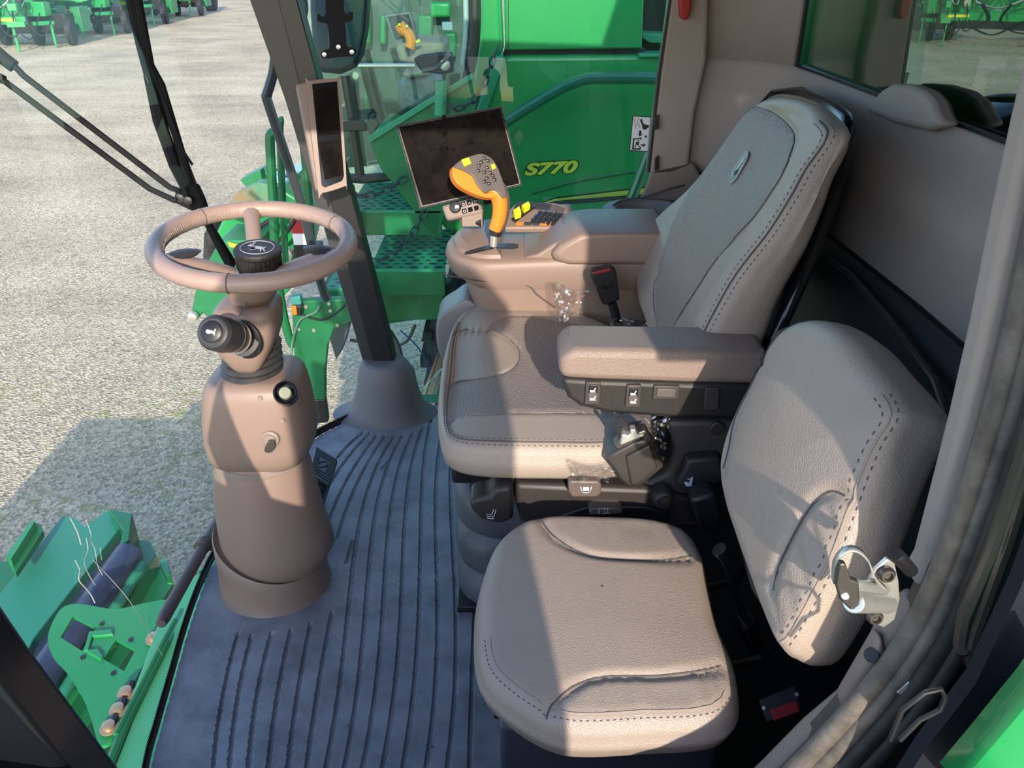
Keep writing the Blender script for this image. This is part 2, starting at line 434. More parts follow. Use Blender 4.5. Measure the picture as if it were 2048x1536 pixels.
# ---------------- floor mat ----------------
edge_px = [(288,1600),(300,1536),(322,1450),(350,1350),(372,1270),(395,1200),(420,1140),(445,1095),(520,985),(585,912),(640,868),(700,838),(742,815)]
FE = [W(x, y, z=0) for x, y in edge_px]
fe = [V((-.70,.70,0)), V((-.725,.9,0))]+FE+[V((-.40,2.66,0)), V((.45,2.66,0)), V((.8,2.5,0)), V((.82,1.45,0)), V((.72,.75,0)), V((.5,.55,0)), V((-.66,.55,0))]
def gl(*p): return [W(290+x/2.926, 1080+y/2.926, z=0) for x, y in p]
def g2(*p): return [W(560+x/3.84, 740+y/3.84, z=0) for x, y in p]
GR = [gl((490,1430),(497,1334),(560,850),(600,640),(630,550)), gl((600,1430),(610,1334),(655,920),(710,660),(740,545)), gl((715,1430),(725,1334),(790,830),(855,525)),
      gl((828,1430),(835,1334),(900,870),(970,490)), gl((935,1430),(945,1334),(1010,900),(1060,600),(1095,420)),
      gl((1045,1430),(1055,1334),(1120,900),(1165,600),(1240,260))+g2((555,1300),(690,870),(780,680),(875,500)),
      gl((1155,1430),(1165,1334),(1225,900),(1265,600),(1340,260))+g2((675,1300),(790,850),(945,490)),
      gl((1260,1430),(1268,1334),(1335,870),(1380,600),(1430,260))+g2((795,1300),(890,870),(1020,475)),
      gl((1375,1430),(1385,1334),(1450,870),(1490,600),(1530,270))+g2((915,1300),(1005,830),(1095,435)),
      gl((1498,1430),(1505,1334),(1560,870),(1600,600),(1640,270))+g2((1035,1300),(1110,830),(1190,270)),
      gl((1635,1430),(1640,1334),(1690,800),(1715,600),(1740,270))+g2((1160,1300),(1215,830),(1240,500)),
      gl((1762,1430),(1765,1334),(1800,800),(1825,600),(1850,200))+g2((1280,1300),(1318,830),(1330,500)),
      gl((1898,1430),(1900,1334),(1910,900),(1925,600),(1940,200)),
      g2((440,1290),(590,880),(700,660),(810,497)), g2((370,1170),(510,850),(640,640),(750,495)), g2((380,890),(530,660),(695,485)), g2((440,675),(540,565),(650,470)),
      gl((1180,125),(1215,0)), gl((394,1430),(400,1334),(470,850),(545,545))]
def inpoly(x, y, P):
    c = False; n = len(P)
    for i in range(n):
        a, b = P[i], P[(i+1) % n]
        if (a.y > y) != (b.y > y) and x < (b.x-a.x)*(y-a.y)/(b.y-a.y)+a.x: c = not c
    return c
bm = nb(); dx, dy = .0036, .0105; nx = int(1.0/dx); ny = int(1.95/dy); x0, y0 = -.86, .72
gx = []
import numpy as np
for k, G in enumerate(GR):
    ys = [p.y for p in G]; cf = np.polyfit(ys, [p.x for p in G], min(3 if max(ys)-min(ys) > .9 else 2, len(G)-1)); lo, hi = min(ys), max(ys)
    gx.append(([V((float(np.polyval(cf, lo+(hi-lo)*i/60)), lo+(hi-lo)*i/60)) for i in range(61)], .0055 if k == len(GR)-1 else .0062))
grid = {}
for j in range(ny+1):
    y = y0+j*dy; row = []
    for P, wd in gx:
        lo, hi = P[0].y, P[-1].y
        if lo <= y <= hi:
            for a, b in zip(P, P[1:]):
                if a.y <= y <= b.y:
                    t = (y-a.y)/max(1e-9, b.y-a.y); sl = (b.x-a.x)/max(1e-6, b.y-a.y); row.append((a.x+(b.x-a.x)*t, wd*math.sqrt(1+sl*sl))); break
    for i in range(nx+1):
        x = x0+i*dx; z = 0
        for g_, wd in row:
            for sg in (-1, 1):
                e0 = g_+sg*wd; e1 = g_+sg*(wd-.0016)
                if abs(x-e0) <= dx/2: x = e0; break
            if abs(x-g_) < wd-1e-7: z = -.007; break
            elif abs(x-g_) <= wd+1e-7: z = 0; break
        if inpoly(x, y, fe): grid[i, j] = bm.verts.new((x, y, z))
for j in range(ny):
    for i in range(nx):
        q = [grid.get(k) for k in ((i,j),(i+1,j),(i+1,j+1),(i,j+1))]
        if all(q): bm.faces.new(q)
f = obj('floor', bm, FLR, smooth=30); struct(f)
bm = nb(); prism(bm, [p-V((0,0,.009)) for p in smoothpts(fe, 3, True)], (0, 0, -.12)); obj('floor_base', bm, FLR, f)
bm = nb(); prism(bm, [V((p)) for p in [(.14,.56,.001),(.14,2.64,.001),(.45,2.64,.001),(.8,2.5,.001),(.82,1.45,.001),(.7,.75,.001),(.5,.56,.001)]], (0,0,-.008)); obj('floor_panel', bm, BLK, f)
# grit on the floor
bm = nb()
for px, py, r in [(862,1493,.004),(695,1450,.0035),(700,1255,.002),(765,1280,.002),(838,1360,.002),(495,1293,.003),(590,1460,.002)]:
    lathe(bm, [(-r*.5, .1*r), (0, r), (r*.7, .5*r), (r, 0)], W(px, py, z=.002), (.2, .1, 1), 6)
for a, b in [((762,935),(775,922)), ((760,938),(766,930))]: tube(bm, [W(*a, z=.003), W(*b, z=.005)], .002, 5)
tag(obj('grit', bm, SEAL), 'scattered pale grit and chaff on the grey rubber floor mat', 'grit')['kind'] = 'stuff'

# ---------------- curved windshield ----------------
wb = smoothpts([(-.36,.62,0),(-.55,.72,0),(-.70,.9,0)]+[(p.x-.012, p.y, 0) for p in FE[1:]]+[(-.47,2.66,0)], 5)
def lean(z): return V((-.16*z, 0, z))
bm = nb(); loft(bm, [[p+lean(z)+V((0,0,-.01)) for p in wb] for z in (0,.3,.6,.9,1.2,1.5,1.8,1.95)], False, False)
ws = struct(obj('window_1', bm, GLW, smooth=180)); ws['label'] = 'curved front windshield glass'
bm = nb(); n_ = smoothpts(wb, 6)
acc = resample(n_, .006)
for a, b in zip(acc, acc[1:]):
    d = (b-a); m_ = (a+b)/2; z1, z2 = .004, .022
    q = [a+lean(z1), b+lean(z1), b+lean(z2-.006), m_+lean(z2), a+lean(z2-.006)]
    bm.faces.new([bm.verts.new(p+V((.004,0,0))) for p in q])
obj('frit_band', bm, FRIT, ws)
bm = nb(); tube(bm, [p+V((.002,0,-.002)) for p in wb], .007, 6); obj('windshield_gasket', bm, BLK, ws)

# splatter streaks on the windshield
from mathutils.bvhtree import BVHTree
tb = nb(); loft(tb, [[p+lean(z)+V((.004,0,-.01)) for p in wb] for z in (0,.3,.6,.9,1.2,1.5,1.8,1.95)], False, False); bv = BVHTree.FromBMesh(tb)
def onglass(px, py):
    h = bv.ray_cast(CAM, ray(px, py).normalized())[0]; return h
SMR = mat('dried_splatter', (.42,.42,.38), .9)
for pts, r_ in (([(172,1075),(176,1100),(168,1125),(178,1150),(190,1170)],.0013),([(180,1080),(190,1100),(195,1130),(205,1150)],.0010),([(160,1140),(158,1160),(170,1175),(182,1190),(190,1206)],.0016),([(150,1120),(165,1150)],.0014),([(186,1120),(250,1190),(290,1250),(325,1312)],.0010),([(200,1095),(203,1120)],.0010),([(140,1035),(155,1065),(162,1090)],.0014),([(172,1040),(182,1070),(176,1090)],.0010),([(290,150),(297,165)],.0008)):
    q_ = [onglass(*p) for p in smooth2(pts, 4)]; q_ = [q for q in q_ if q is not None]
    if len(q_) > 2:
        bm = nb(); tube(bm, q_, r_*.75, 5); obj('splatter_streak', bm, SMR, ws)
# right side pane
bm = nb(); prism(bm, [V(p) for p in [(-.50,2.70,.02),(.50,2.70,.02),(.44,2.70,1.95),(-.83,2.70,1.95)]], (0,.006,0))
struct(obj('window_2', bm, GLR, smooth=180))

# A pillar on the right front
def slab(pts, y, dy, m, name, parent=None, bevel=.004, label=None):
    bm = nb(); prism(bm, WL(pts, y=y), (0, dy, 0)); return obj(name, bm, m, parent, bevel=bevel, label=label)
ap = struct(slab([(478,-60),(545,-60),(600,160),(668,420),(742,700),(762,768),(738,768),(716,690),(640,430),(570,200)], 2.60, .05, DGR, 'trim_1'))
ap['label'] = 'dark slanted right front pillar of the cab'
slab([(540,-60),(578,-60),(640,170),(705,400),(770,650),(800,768),(758,768),(738,690),(665,420),(596,160)], 2.59, .07, BLK, 'pillar_gloss_edge', ap)
# left front post
lp = struct(slab([(-120,1000),(-40,1130),(0,1192),(65,1290),(150,1405),(250,1540),(330,1650),(140,1650),(60,1510),(0,1420),(-120,1240)], .62, -.06, GBK, 'trim_2', bevel=.01))
lp['label'] = 'glossy black left front door post'
bm = nb(); tube(bm, WL([(-120,1210),(0,1395),(45,1470),(100,1560),(150,1640)], y=.60), .012, 10); tube(bm, WL([(-120,1250),(0,1440),(45,1512),(70,1560)], y=.60), .014, 10)
obj('door_seal', bm, SEAL, lp)
# upper continuation of both front posts and header (roof frame)
bm = nb()
prism(bm, [V(p) for p in [(-.64,.62,1.05),(-.54,.62,1.02),(-.70,.62,1.95),(-.80,.62,1.95)]], (0,.06,0)); obj('post_top', bm, GBK, lp)

# A pillar boot: flared rubber boot at pillar foot
def oval(c, rx, ry, n=36): return [c+V((rx*math.cos(2*PI*k/n), ry*math.sin(2*PI*k/n), 0)) for k in range(n)]
bm = nb(); c0 = V((-.435,2.60,0)); pr_ = [(.20,0,.125,-.025),(.165,.010,.115,-.018),(.140,.030,.108,-.012),(.125,.075,.10,-.012),(.112,.12,.093,-.010),(.105,.17,.085,-.01),(.085,.205,.075,-.016),(.075,.215,.065,-.016),(.06,.215,.05,-.016)]
loft(bm, [[p for p in oval(c0+V((dx_,0,z)), rx*.95, ry)] for rx, z, ry, dx_ in pr_])
bt = obj('trim_3', bm, PLAT, smooth=60); struct(bt); bt['label'] = 'grey flared boot at the foot of the right pillar'; 
bt.data.materials[0] = mat('boot_rubber', (.15,.145,.15), .6, bump=.15, bscale=500)

# C pillar (right rear) beige trim
cp = struct(slab([(1345,-40),(1420,-40),(1414,120),(1390,230),(1378,330),(1384,352),(1300,352),(1296,345),(1306,250),(1320,140)], 2.60, .06, WAL, 'trim_4', bevel=.012))
cp['label'] = 'beige right rear pillar'
slab([(1343,-40),(1349,-40),(1322,150),(1300,345),(1296,345),(1316,150)], 2.60, .03, BLK, 'pillar_seal', cp, bevel=0)
bm = nb(); loft(bm, [WL(r, y=2.585) + WL(list(reversed([(x, y) for x, y in r])), y=2.68) for r in [[(1300,345),(1345,340),(1386,325)],[(1294,365),(1345,360),(1400,350)],[(1286,385),(1345,382),(1420,378)],[(1278,398),(1345,402),(1440,408)]]])
obj('pillar_collar', bm, PLAT, cp, bevel=.008)
bm = nb()
prism(bm, WL([(1357,-40),(1384,-40),(1383,10),(1380,30),(1374,40),(1366,40),(1360,32),(1359,10)], y=2.57), (0,.03,0))
hm = tag(obj('emergency_hammer', bm, RED, bevel=.006), 'red emergency hammer handle on the beige right rear pillar', 'hammer')
for yy in ((236,258),(318,340)):
    bm = nb(); prism(bm, WL([(1311,yy[0]),(1318,yy[0]-6),(1318,yy[1]),(1310,yy[1]+2)], y=2.585), (0,.02,0)); obj('wire_clip', bm, BLK, cp)

# ---------------- rear wall with window ----------------
plan = smoothpts([(.50,2.67,0),(.58,2.655,0),(.66,2.63,0),(.735,2.58,0),(.785,2.50,0),(.80,2.38,0),(.812,2.1,0),(.825,1.8,0),(.84,1.45,0),(.83,1.1,0),(.74,.8,0),(.58,.66,0)], 5)
def wall(z0, z1, off=lambda z: 0, nz=8):
    rows = []
    for j in range(nz+1):
        z = z0+(z1-z0)*j/nz; rows.append([p+V((off(z), 0, z)) for p in plan])
    return rows
sill = 1.20
def off(z):
    o = 0
    if z > 1.02: o = .028*min(1, (z-1.02)/.13)
    return -.028+o - .02*math.exp(-((z-1.06)/.05)**2)
bm = nb(); loft(bm, wall(.86, sill, off, 14), False, False)
rw = struct(obj('wall_rear', bm, WAL, smooth=180, solid=.02)); rw['label'] = 'beige lined rear wall of the cab'
# section of wall left of window, above sill, and header over window
iw = next(i for i, p in enumerate(plan) if p.y < 2.47)
bm = nb(); loft(bm, [[p+V((0,0,z)) for p in plan[:iw+1]] for z in (sill, 1.4, 1.6, 1.95)], False, False); obj('wall_corner', bm, WAL, rw, smooth=180, solid=.02)
bm = nb(); ie = next(i for i, p in enumerate(plan) if p.y < 1.2)
loft(bm, [[p+V((0,0,z)) for p in plan[iw:ie+1]] for z in (1.75, 1.95)], False, False); loft(bm, [[p+V((0,0,z)) for p in plan[ie:]] for z in (sill, 1.95)], False, False); obj('wall_header', bm, WAL, rw, smooth=180, solid=.02)
# lower dark plastic panel
bm = nb(); loft(bm, [[p+V((o_, 0, z)) for p in plan] for z, o_ in [(0,-.03),(.4,-.035),(.7,-.05),(.80,-.055),(.85,-.045),(.868,-.03)]], False, False)
lowp = mat('lower_panel_plastic', (.045,.05,.052), .35, bump=.1, bscale=500)
obj('wall_lower_panel', bm, lowp, rw, smooth=180, solid=.015)
bm = nb(); tube(bm, [p+V((-.036, 0, .872)) for p in plan[6:]], .006, 6); obj('panel_joint', bm, BLK, rw)
bm = nb(); tube(bm, WL([(1664,522),(1700,548),(1780,640),(1870,760),(1920,900)], x=.755), .008, 8); obj('panel_rib', bm, lowp, rw)
# rear window
gp = [p+V((.02,0,0)) for p in plan[iw-1:ie+2]]
bm = nb(); loft(bm, [[p+V((0,0,z)) for p in gp] for z in (sill-.01, 1.76)], False, False); w3 = struct(obj('window_3', bm, GLB, smooth=180)); w3['label'] = 'dark rear window reflecting the yard'
bm = nb(); tube(bm, [p+V((-.012,0,sill+.002)) for p in gp[1:-1]], .006, 6); tube(bm, [gp[1]+V((-.014,0,z)) for z in (sill, 1.76)], .006, 6); obj('window_gasket', bm, BLK, w3)
# hump on the sill
bm = nb()
hb = [(1725,222),(1758,180),(1780,167),(1812,170),(1842,182),(1860,202),(1868,226),(1882,250),(1850,262),(1780,246)]
prism(bm, WL(hb, x=.792), (.045, 0, 0)); obj('sill_hump', bm, WAL, rw, bevel=.014)

# ---------------- roof and near side frame ----------------
bm = nb(); prism(bm, [V((p.x-.36, p.y, 1.95)) for p in wb[::4]]+[V((-.3,2.72,1.95)),V((1.05,2.6,1.95)),V((1.2,1.4,1.95)),V((1.2,.40,1.95)),(-.6,.42,1.95)], (0,0,.14))
cl = struct(obj('ceiling', bm, WAL, bevel=.03)); 
# B pillar inner trim, near right
bp_out = [(2140,-250),(2090,-60),(2050,70),(2012,230),(1972,420),(1930,640),(1890,820),(1850,980),(1822,1090),(1800,1130)]
bp_in = [(x+55, y+10) for x, y in [(1850,1165),(1880,1110),(1920,1010),(1960,870),(2000,690),(2035,520),(2070,380),(2120,150),(2200,-150)]]
bpl = struct(slab(bp_out+bp_in, .78, -.04, WAL, 'trim_5', bevel=.012)); bpl['label'] = 'beige near door pillar trim'
PL = .60
low_out = [(1812,1160),(1790,1180),(1742,1240),(1715,1300),(1690,1345),(1668,1372),(1600,1430),(1520,1512),(1430,1600)]
low_in = [(1545,1600),(1640,1510),(1700,1440),(1760,1370),(1815,1280),(1842,1200)]
lt = slab(low_out+low_in, .775, -.04, PLAT, 'sill_trim', bpl, bevel=.012)
slab([(1672,1368),(1745,1240),(1765,1290),(1750,1330),(1700,1410),(1668,1385)], .76, -.03, PLAT, 'sill_bracket_cover', bpl, bevel=.01)
fr = nb()
def chain(offs, r, y, m, name, parent):
    base = [(2215,-200),(2140,150),(2085,420),(2035,640),(1985,830),(1930,1000),(1885,1120),(1835,1230),(1775,1325),(1700,1415),(1620,1500),(1520,1600)]
    nrm = []
    for i in range(len(base)):
        a = V(base[max(i-1,0)]); b = V(base[min(i+1,len(base)-1)]); d = (b-a).normalized(); nrm.append(V((-d.y, d.x))*-1)
    bm = nb()
    pts = [(x+n.x*-offs*-1, y_+n.y*offs) for (x, y_), n in zip(base, nrm)]
    tube(bm, smoothpts(WL(pts, y=y), 5), r, 12); return obj(name, bm, m, parent)
door = thing('door_frame', 'black steel door frame with dusty rubber seals on the near right', 'door frame', (.4,.6,.9))
chain(6, .0128, .715, SEAL, 'door_seal', door); chain(38, .0105, .705, SEAL, 'door_seal', door); chain(70, .015, .70, RUB, 'frame_lip', door); chain(104, .0117, .69, RUB, 'frame_lip', door)
# frame sheet (black steel) between seals
base = [(2215,-200),(2140,150),(2085,420),(2035,640),(1985,830),(1930,1000),(1885,1120),(1835,1230),(1775,1325),(1700,1415),(1620,1500),(1520,1600)]
bm = nb(); prism(bm, WL(base+[(1760,1600),(1850,1510),(1940,1400),(2010,1280),(2070,1120),(2130,900),(2230,500),(2400,-200)], y=0.725), (0,.03,0)); obj('frame_panel', bm, mat('frame_steel', (.035,.032,.03), .45, var=.4, vscale=15), door)
bm = nb(); tube(bm, WL([(2130,620),(2048,930),(1990,1100),(1935,1230),(1925,1290)], y=0.660), .010, 10); tube(bm, WL([(2130,700),(2075,900),(2020,1080),(1955,1260),(1938,1330),(1925,1300)], y=0.650), .007, 8); obj('drip_channel', bm, DST, door)
bm = nb(); prism(bm, WL([(2150,640),(2060,940),(1985,1170),(1932,1328),(1945,1335),(2010,1230),(2080,1010),(2170,760)], y=0.645), (0,.01,0)); obj('drip_plate', bm, RUB, door, bevel=.003)
bm = nb(); tube(bm, WL([(1796,1382),(1815,1366),(1838,1352)], y=0.698), .0055, 8); obj('weld_bead', bm, STEEL, door)
bm = nb(); prism(bm, [W(2226,-190,y=0.760), V((1.3,.76,2.0)), V((1.3,.76,-.3)), W(2226,1600,y=0.760)], (0,.04,0)); struct(obj('wall_left', bm, BLK))
# outer dark door/body corner and green fender
bm = nb(); prism(bm, WL([(1760,1640),(1850,1500),(1950,1370),(2040,1180),(2180,800),(2400,900),(2400,1700),(1760,1700)], y=0.600), (0,.02,0))
ob = tag(obj('cab_corner_panel', bm, mat('dark_body', (.010,.013,.020), .7, spec=.2)), 'dark plastic body corner outside the door frame, bottom right', 'panel')
bm = nb(); tube(bm, WL([(1780,1480),(1805,1420),(1850,1385),(1882,1378),(1890,1395),(1880,1420),(1840,1440),(1800,1480)], y=0.585), .0028, 8)
tag(obj('cable_loop', bm, BLK), 'black cable loop on the dark body corner beside the door frame', 'cable')
bm = nb(); A = WL([(1900,1560),(1960,1490),(2010,1430),(2060,1370),(2120,1290)], y=0.540)
loft(bm, [[p+V(d) for p in A] for d in [(0,.02,0),(.008,-.004,0),(.03,-.02,-.02),(.07,-.03,-.06),(.2,-.03,-.2)]], False, False)
tag(obj('fender', bm, GRN, solid=.004), 'curved green fender edge at the bottom right corner', 'fender')

# striker latch
lat = thing('door_latch', 'zinc plated door striker latch bolted to the near pillar', 'latch', W(1740,1200,y=0.680))
def lw(pts, y=0.675): return WL(pts, y=y)
bm = nb(); prism(bm, lw([(1750,1140),(1775,1118),(1790,1128),(1798,1165),(1800,1200),(1790,1240),(1768,1256),(1748,1248),(1732,1222),(1728,1180)], .700), (0,.006,0)); obj('mounting_plate', bm, STEEL, lat, bevel=.0015)
def cyl(a, b, r, name, m, parent=lat, seg=20):
    bm = nb(); a, b = V(a), V(b); lathe(bm, [(0, r*.92), (.001, r), ((b-a).length-.001, r), ((b-a).length, r*.92)], a, b-a, seg); return obj(name, bm, m, parent)
cyl(W(1690,1168,y=0.655), W(1768,1176,y=0.702), .0075, 'striker_pin', STEEL)
cyl(W(1706,1204,y=0.650), W(1774,1206,y=0.700), .0115, 'striker_roller', STEEL)
bm = nb(); prism(bm, lw([(1672,1170),(1680,1128),(1692,1128),(1702,1160),(1718,1165),(1722,1222),(1700,1220),(1680,1200)], .645), (0,.008,0)); obj('striker_cap', bm, DST, lat, bevel=.002)
bm = nb(); rr = smoothpts([p for p in WL([(1668,1168),(1672,1132),(1690,1108),(1715,1105),(1738,1125),(1752,1160),(1775,1185)], y=0.660)], 5)
loft(bm, [[p+V(d) for p in rr] for d in [(0,0,0),(.001,.010,0)]], False, False); obj('guide_blade', bm, STEEL, lat, solid=.0015)
cyl(W(1690,1192,y=0.643), W(1692,1192,y=0.649), .004, 'rivet', STEEL)
for p in ((1772,1147),(1748,1232)):
    bm = nb(); lathe(bm, [(0,.009),(.004,.009),(.007,.007),(.0071,.005),(.003,.0045)], W(*p,y=0.696), (0,-1,.15), 24); obj('bolt', bm, DST, lat)
cyl(W(1792,1108,y=0.700), W(1822,1142,y=0.710), .008, 'rubber_bumper', BLK)
cyl(W(1743,1310,y=0.730), W(1743,1310,y=0.740), .009, 'screw', BLK)

# photographer side: person standing on the step behind the lens, casting the real shadow
pb = bpy.data.meshes.new('person')
S_=1.1
J = [(-.02,-.42,.96,.245,.12),(-.02,-.42,1.16,.235,.11),(-.02,-.42,1.42,.25,.10),(-.03,-.42,1.57,.09,.07),(-.03,-.38,1.66,.085,.09),(-.03,-.37,1.76,.092,.10),(-.03,-.37,1.83,.06,.06),
     (.17,-.40,1.47,.065,.06),(.25,-.25,1.30,.05,.05),(.10,-.10,1.40,.034,.03),(.05,-.07,1.43,.03,.02),
     (-.23,-.40,1.47,.065,.06),(-.33,-.28,1.36,.055,.05),(-.12,-.10,1.38,.034,.03),(-.07,-.07,1.43,.03,.02),
     (.07,-.42,.90,.09,.09),(.07,-.40,.50,.06,.07),(.08,-.44,.10,.04,.045),(.08,-.34,.04,.04,.03),
     (-.13,-.42,.90,.09,.09),(-.14,-.40,.50,.06,.07),(-.15,-.44,.10,.04,.045),(-.15,-.34,.04,.04,.03)]
E_ = [(0,1),(1,2),(2,3),(3,4),(4,5),(5,6),(2,7),(7,8),(8,9),(9,10),(2,11),(11,12),(12,13),(13,14),(0,15),(15,16),(16,17),(17,18),(0,19),(19,20),(20,21),(21,22)]
pb.from_pydata([(j[0], j[1], .17+j[2]*1.02) for j in J], E_, []); po = bpy.data.objects.new('person', pb); C.objects.link(po); pb.materials.append(SHT)
sm = po.modifiers.new('s', 'SKIN'); po.data.skin_vertices[0].data[0].use_root = True
for i, j in enumerate(J): po.data.skin_vertices[0].data[i].radius = (j[3], j[4])
po.modifiers.new('b', 'SUBSURF').levels = 1
bm = nb()
loft(bm, [[V((-.015+rx*math.cos(2*PI*k/32), -.43+ry*math.sin(2*PI*k/32), z)) for k in range(32)] for z, rx, ry in [(.70,.235,.15),(.72,.25,.16),(1.0,.25,.155),(1.25,.245,.15),(1.5,.255,.14),(1.62,.25,.125),(1.69,.20,.11),(1.73,.11,.085),(1.75,.08,.075)]])
obj('coat', bm, SHT, po, smooth=60)
tag(po, 'person in dark clothes standing at the cab door holding up a phone', 'person')
# unseen door sill below the camera, top edge shaped to block sun
bm = nb(); prism(bm, [V(p) for p in [(-.72,.44,-.1),(-.72,.44,.86),(-.45,.44,.795),(-.36,.44,.745),(-.2,.44,.68),(0,.44,.58),(.2,.44,.555),(.40,.44,.66),(.95,.44,.70),(.95,.44,-.1)]], (0,.03,0)); struct(obj('sill_shade_panel', bm, BLK, bevel=.01))
bm = nb(); box(bm, (-.05,.45,1.875), (1.5,.04,.14)); struct(obj('trim_6', bm, BLK))  # unseen door header, added low to shade the top of the pillar display
# own machine body behind and below the cab
own = thing('combine_body', 'green body of the combine carrying this cab', 'combine', (1.2,1.6,-2))
bm = nb(); box(bm, (2.5,1.6,.4), (3.0,3.0,4.1)); obj('tank_body', bm, GRN, own, bevel=.05)
bm = nb(); box(bm, (-.1,-.35,.155), (1.3,.8,.05)); obj('access_platform', bm, TEAL, own)
bm = nb(); box(bm, (.60,.2,1.66), (.34,.03,.78)); obj('sun_block_panel', bm, GRD, own, bevel=.01)  # unseen panel added beside the doorway to cut off the sun
bm = nb(); box(bm, (.2,1.6,-.65), (1.3,1.8,.9)); obj('cab_support', bm, GRD, own, bevel=.03)
bm = nb(); lathe(bm, [(0,.75),(.05,.9),(.6,.9),(.65,.75)], (.3,.15,-1.1), (0,1,0), 40); obj('front_tyre', bm, TYR, own)
bm = nb(); lathe(bm, [(0,.75),(.05,.9),(.6,.9),(.65,.75)], (.3,2.35,-1.1), (0,1,0), 40); obj('front_tyre', bm, TYR, own)

bpy.context.scene.cycles.caustics_reflective = False
# ---------------- wipers outside the windshield ----------------
wp = thing('windshield_wiper', 'black windshield wiper with twin drive arms lying outside the front glass', 'wiper', W(385,390,y=2.2))
def wt(pts, y, r, name, parent=wp, m=WPR, seg=8, ys=None):
    bm = nb(); P = [W(x, yy, y=(ys[i] if ys else y)) for i, (x, yy) in enumerate(pts)]; tube(bm, P, r, seg); return obj(name, bm, m, parent)
wt([(270,-30),(300,130),(322,170),(370,330),(385,385),(440,495),(475,560)], 2.3, .012, 'wiper_blade')
wt([(255,-30),(282,90),(298,150)], 2.3, .014, 'wiper_arm'); wt([(300,150),(318,240),(350,330),(372,372)], 2.3, .018, 'wiper_arm_base')
wt([(262,-30),(306,160),(350,270),(400,400),(420,450),(470,530)], 2.32, .009, 'blade_rail')
wt([(285,95),(330,205),(352,265)], 2.29, .005, 'spray_tube'); wt([(352,265),(365,300),(385,330)], 2.29, .004, 'spray_nozzle')
wt([(-30,90),(25,128),(48,152),(340,375),(362,383)], 2.25, .0085, 'drive_rod'); wt([(-30,85),(5,115),(28,133)], 2.25, .018, 'rod_sleeve')
wt([(-30,140),(10,163),(300,378),(352,402)], 2.25, .0085, 'drive_rod'); wt([(-30,140),(8,160)], 2.25, .012, 'rod_sleeve')
bm = nb(); prism(bm, WL([(350,385),(370,368),(392,372),(405,400),(412,420),(395,428),(360,412),(346,405)], y=2.28), (0,.03,0)); obj('wiper_hinge', bm, WPR, wp, bevel=.006)
for p in ((362,395),(378,400)):
    bm = nb(); lathe(bm, [(0,.012),(.01,.012),(.012,.006)], W(*p,y=2.27), (0,-1,0), 12); obj('pivot_nut', bm, DST, wp)

# ---------------- exterior mirrors and bracket at top ----------------
em = thing('exterior_mirror', 'large dark exterior mirror beyond the pillar, behind the black device bracket', 'mirror', W(670,80,y=3.0))
bm = nb(); prism(bm, WL([(618,-60),(740,-60),(732,60),(722,115),(708,138),(680,150),(635,146),(626,120),(618,20)], y=3.0), (0,.09,0)); obj('mirror_housing', bm, mat('mirror_shell', (.03,.045,.07), .4), em, bevel=.02)
bm = nb(); prism(bm, WL([(655,-60),(733,-60),(725,60),(715,110),(702,128),(680,138),(662,130),(656,100)], y=2.985), (0,.02,0)); obj('mirror_glass', bm, mat('mirror_face', (.05,.11,.13), .08, coat=.5), em, bevel=.004)
em2 = thing('exterior_mirror', 'slim blue-grey exterior mirror close beside the dark slanted pillar', 'mirror', W(578,40,y=3.2))
bm = nb(); prism(bm, WL([(555,-60),(590,-60),(592,60),(588,92),(580,102),(570,96),(556,20)], y=3.2), (0,.06,0)); obj('mirror_housing', bm, mat('mirror_shell_light', (.18,.24,.34), .35), em2, bevel=.015)
bm = nb(); tube(bm, smoothpts(WL([(604,-30),(612,20),(600,55),(598,75),(610,120),(618,160)], y=3.15), 4), .009, 8); obj('mirror_arm', bm, BLK, em)
dm = thing('device_bracket', 'flat black device mounting bracket with hooks hanging at the top', 'bracket', W(675,60,y=2.3))
bm = nb(); prism(bm, WL([(651,-40),(686,-40),(687,22),(690,28),(697,28),(697,24),(705,24),(705,38),(700,43),(688,44),(690,60),(692,90),(696,95),(707,96),(712,100),(710,110),(706,113),(680,114),(660,117),(646,117),(642,112),(643,104),(648,100),(658,98),(659,80),(655,50),(652,46),(640,45),(634,40),(634,28),(639,28),(640,33),(648,33),(651,26)], y=2.3), (0,.012,0)); obj('bracket_plate', bm, WPR, dm, bevel=.001)
for p in ((649,109),(704,104),(677,94)):
    bm = nb(); lathe(bm, [(0,.006),(.003,.006),(.004,.003)], W(*p,y=2.297), (0,-1,0), 12); obj('screw', bm, STEEL, dm)

# outside black grab bar near the pillar and green rails
gb = wt(smooth2([(556,-20),(550,120),(540,168),(534,190),(538,212),(600,400),(640,560),(655,600)], 4), 3.2, .019, 'grab_bar', own, mat('dark_grab_bar', (.03,.04,.045), .35))

# ---------------- feeder house below the windshield ----------------
fh = thing('feeder_house', 'green feeder house with dark belt and roller outside the lower windshield', 'harvester part', W(150,1250,z=-.6))
def zslab(pts, z, dz, m, name, parent=fh, bevel=.004):
    bm = nb(); prism(bm, WL(pts, z=z), (0,0,-dz)); return obj(name, bm, m, parent, bevel=bevel)
zslab([(-60,1290),(-10,1200),(125,1030),(150,1035),(170,1052),(215,1020),(262,1028),(68,1275),(40,1330),(-60,1400)], -.62, 1.2, mat('feeder_top', (.02,.22,.13), .4), 'top_plate')
bm = nb(); box(bm, (-2.55,1.6,-1.28), (1.3,2.0,1.2)); obj('feeder_body', bm, GRD, fh, bevel=.02)
bm = nb(); box(bm, (-2.05,.9,-.7), (.28,1.0,1.2)); obj('header_shade_box', bm, GRD, fh, bevel=.02)  # unseen box added ahead of the cab to shade the ground
zslab([(215,1018),(264,1026),(258,1078),(238,1095),(246,1060)], -.58, .2, GRD, 'beam_end')
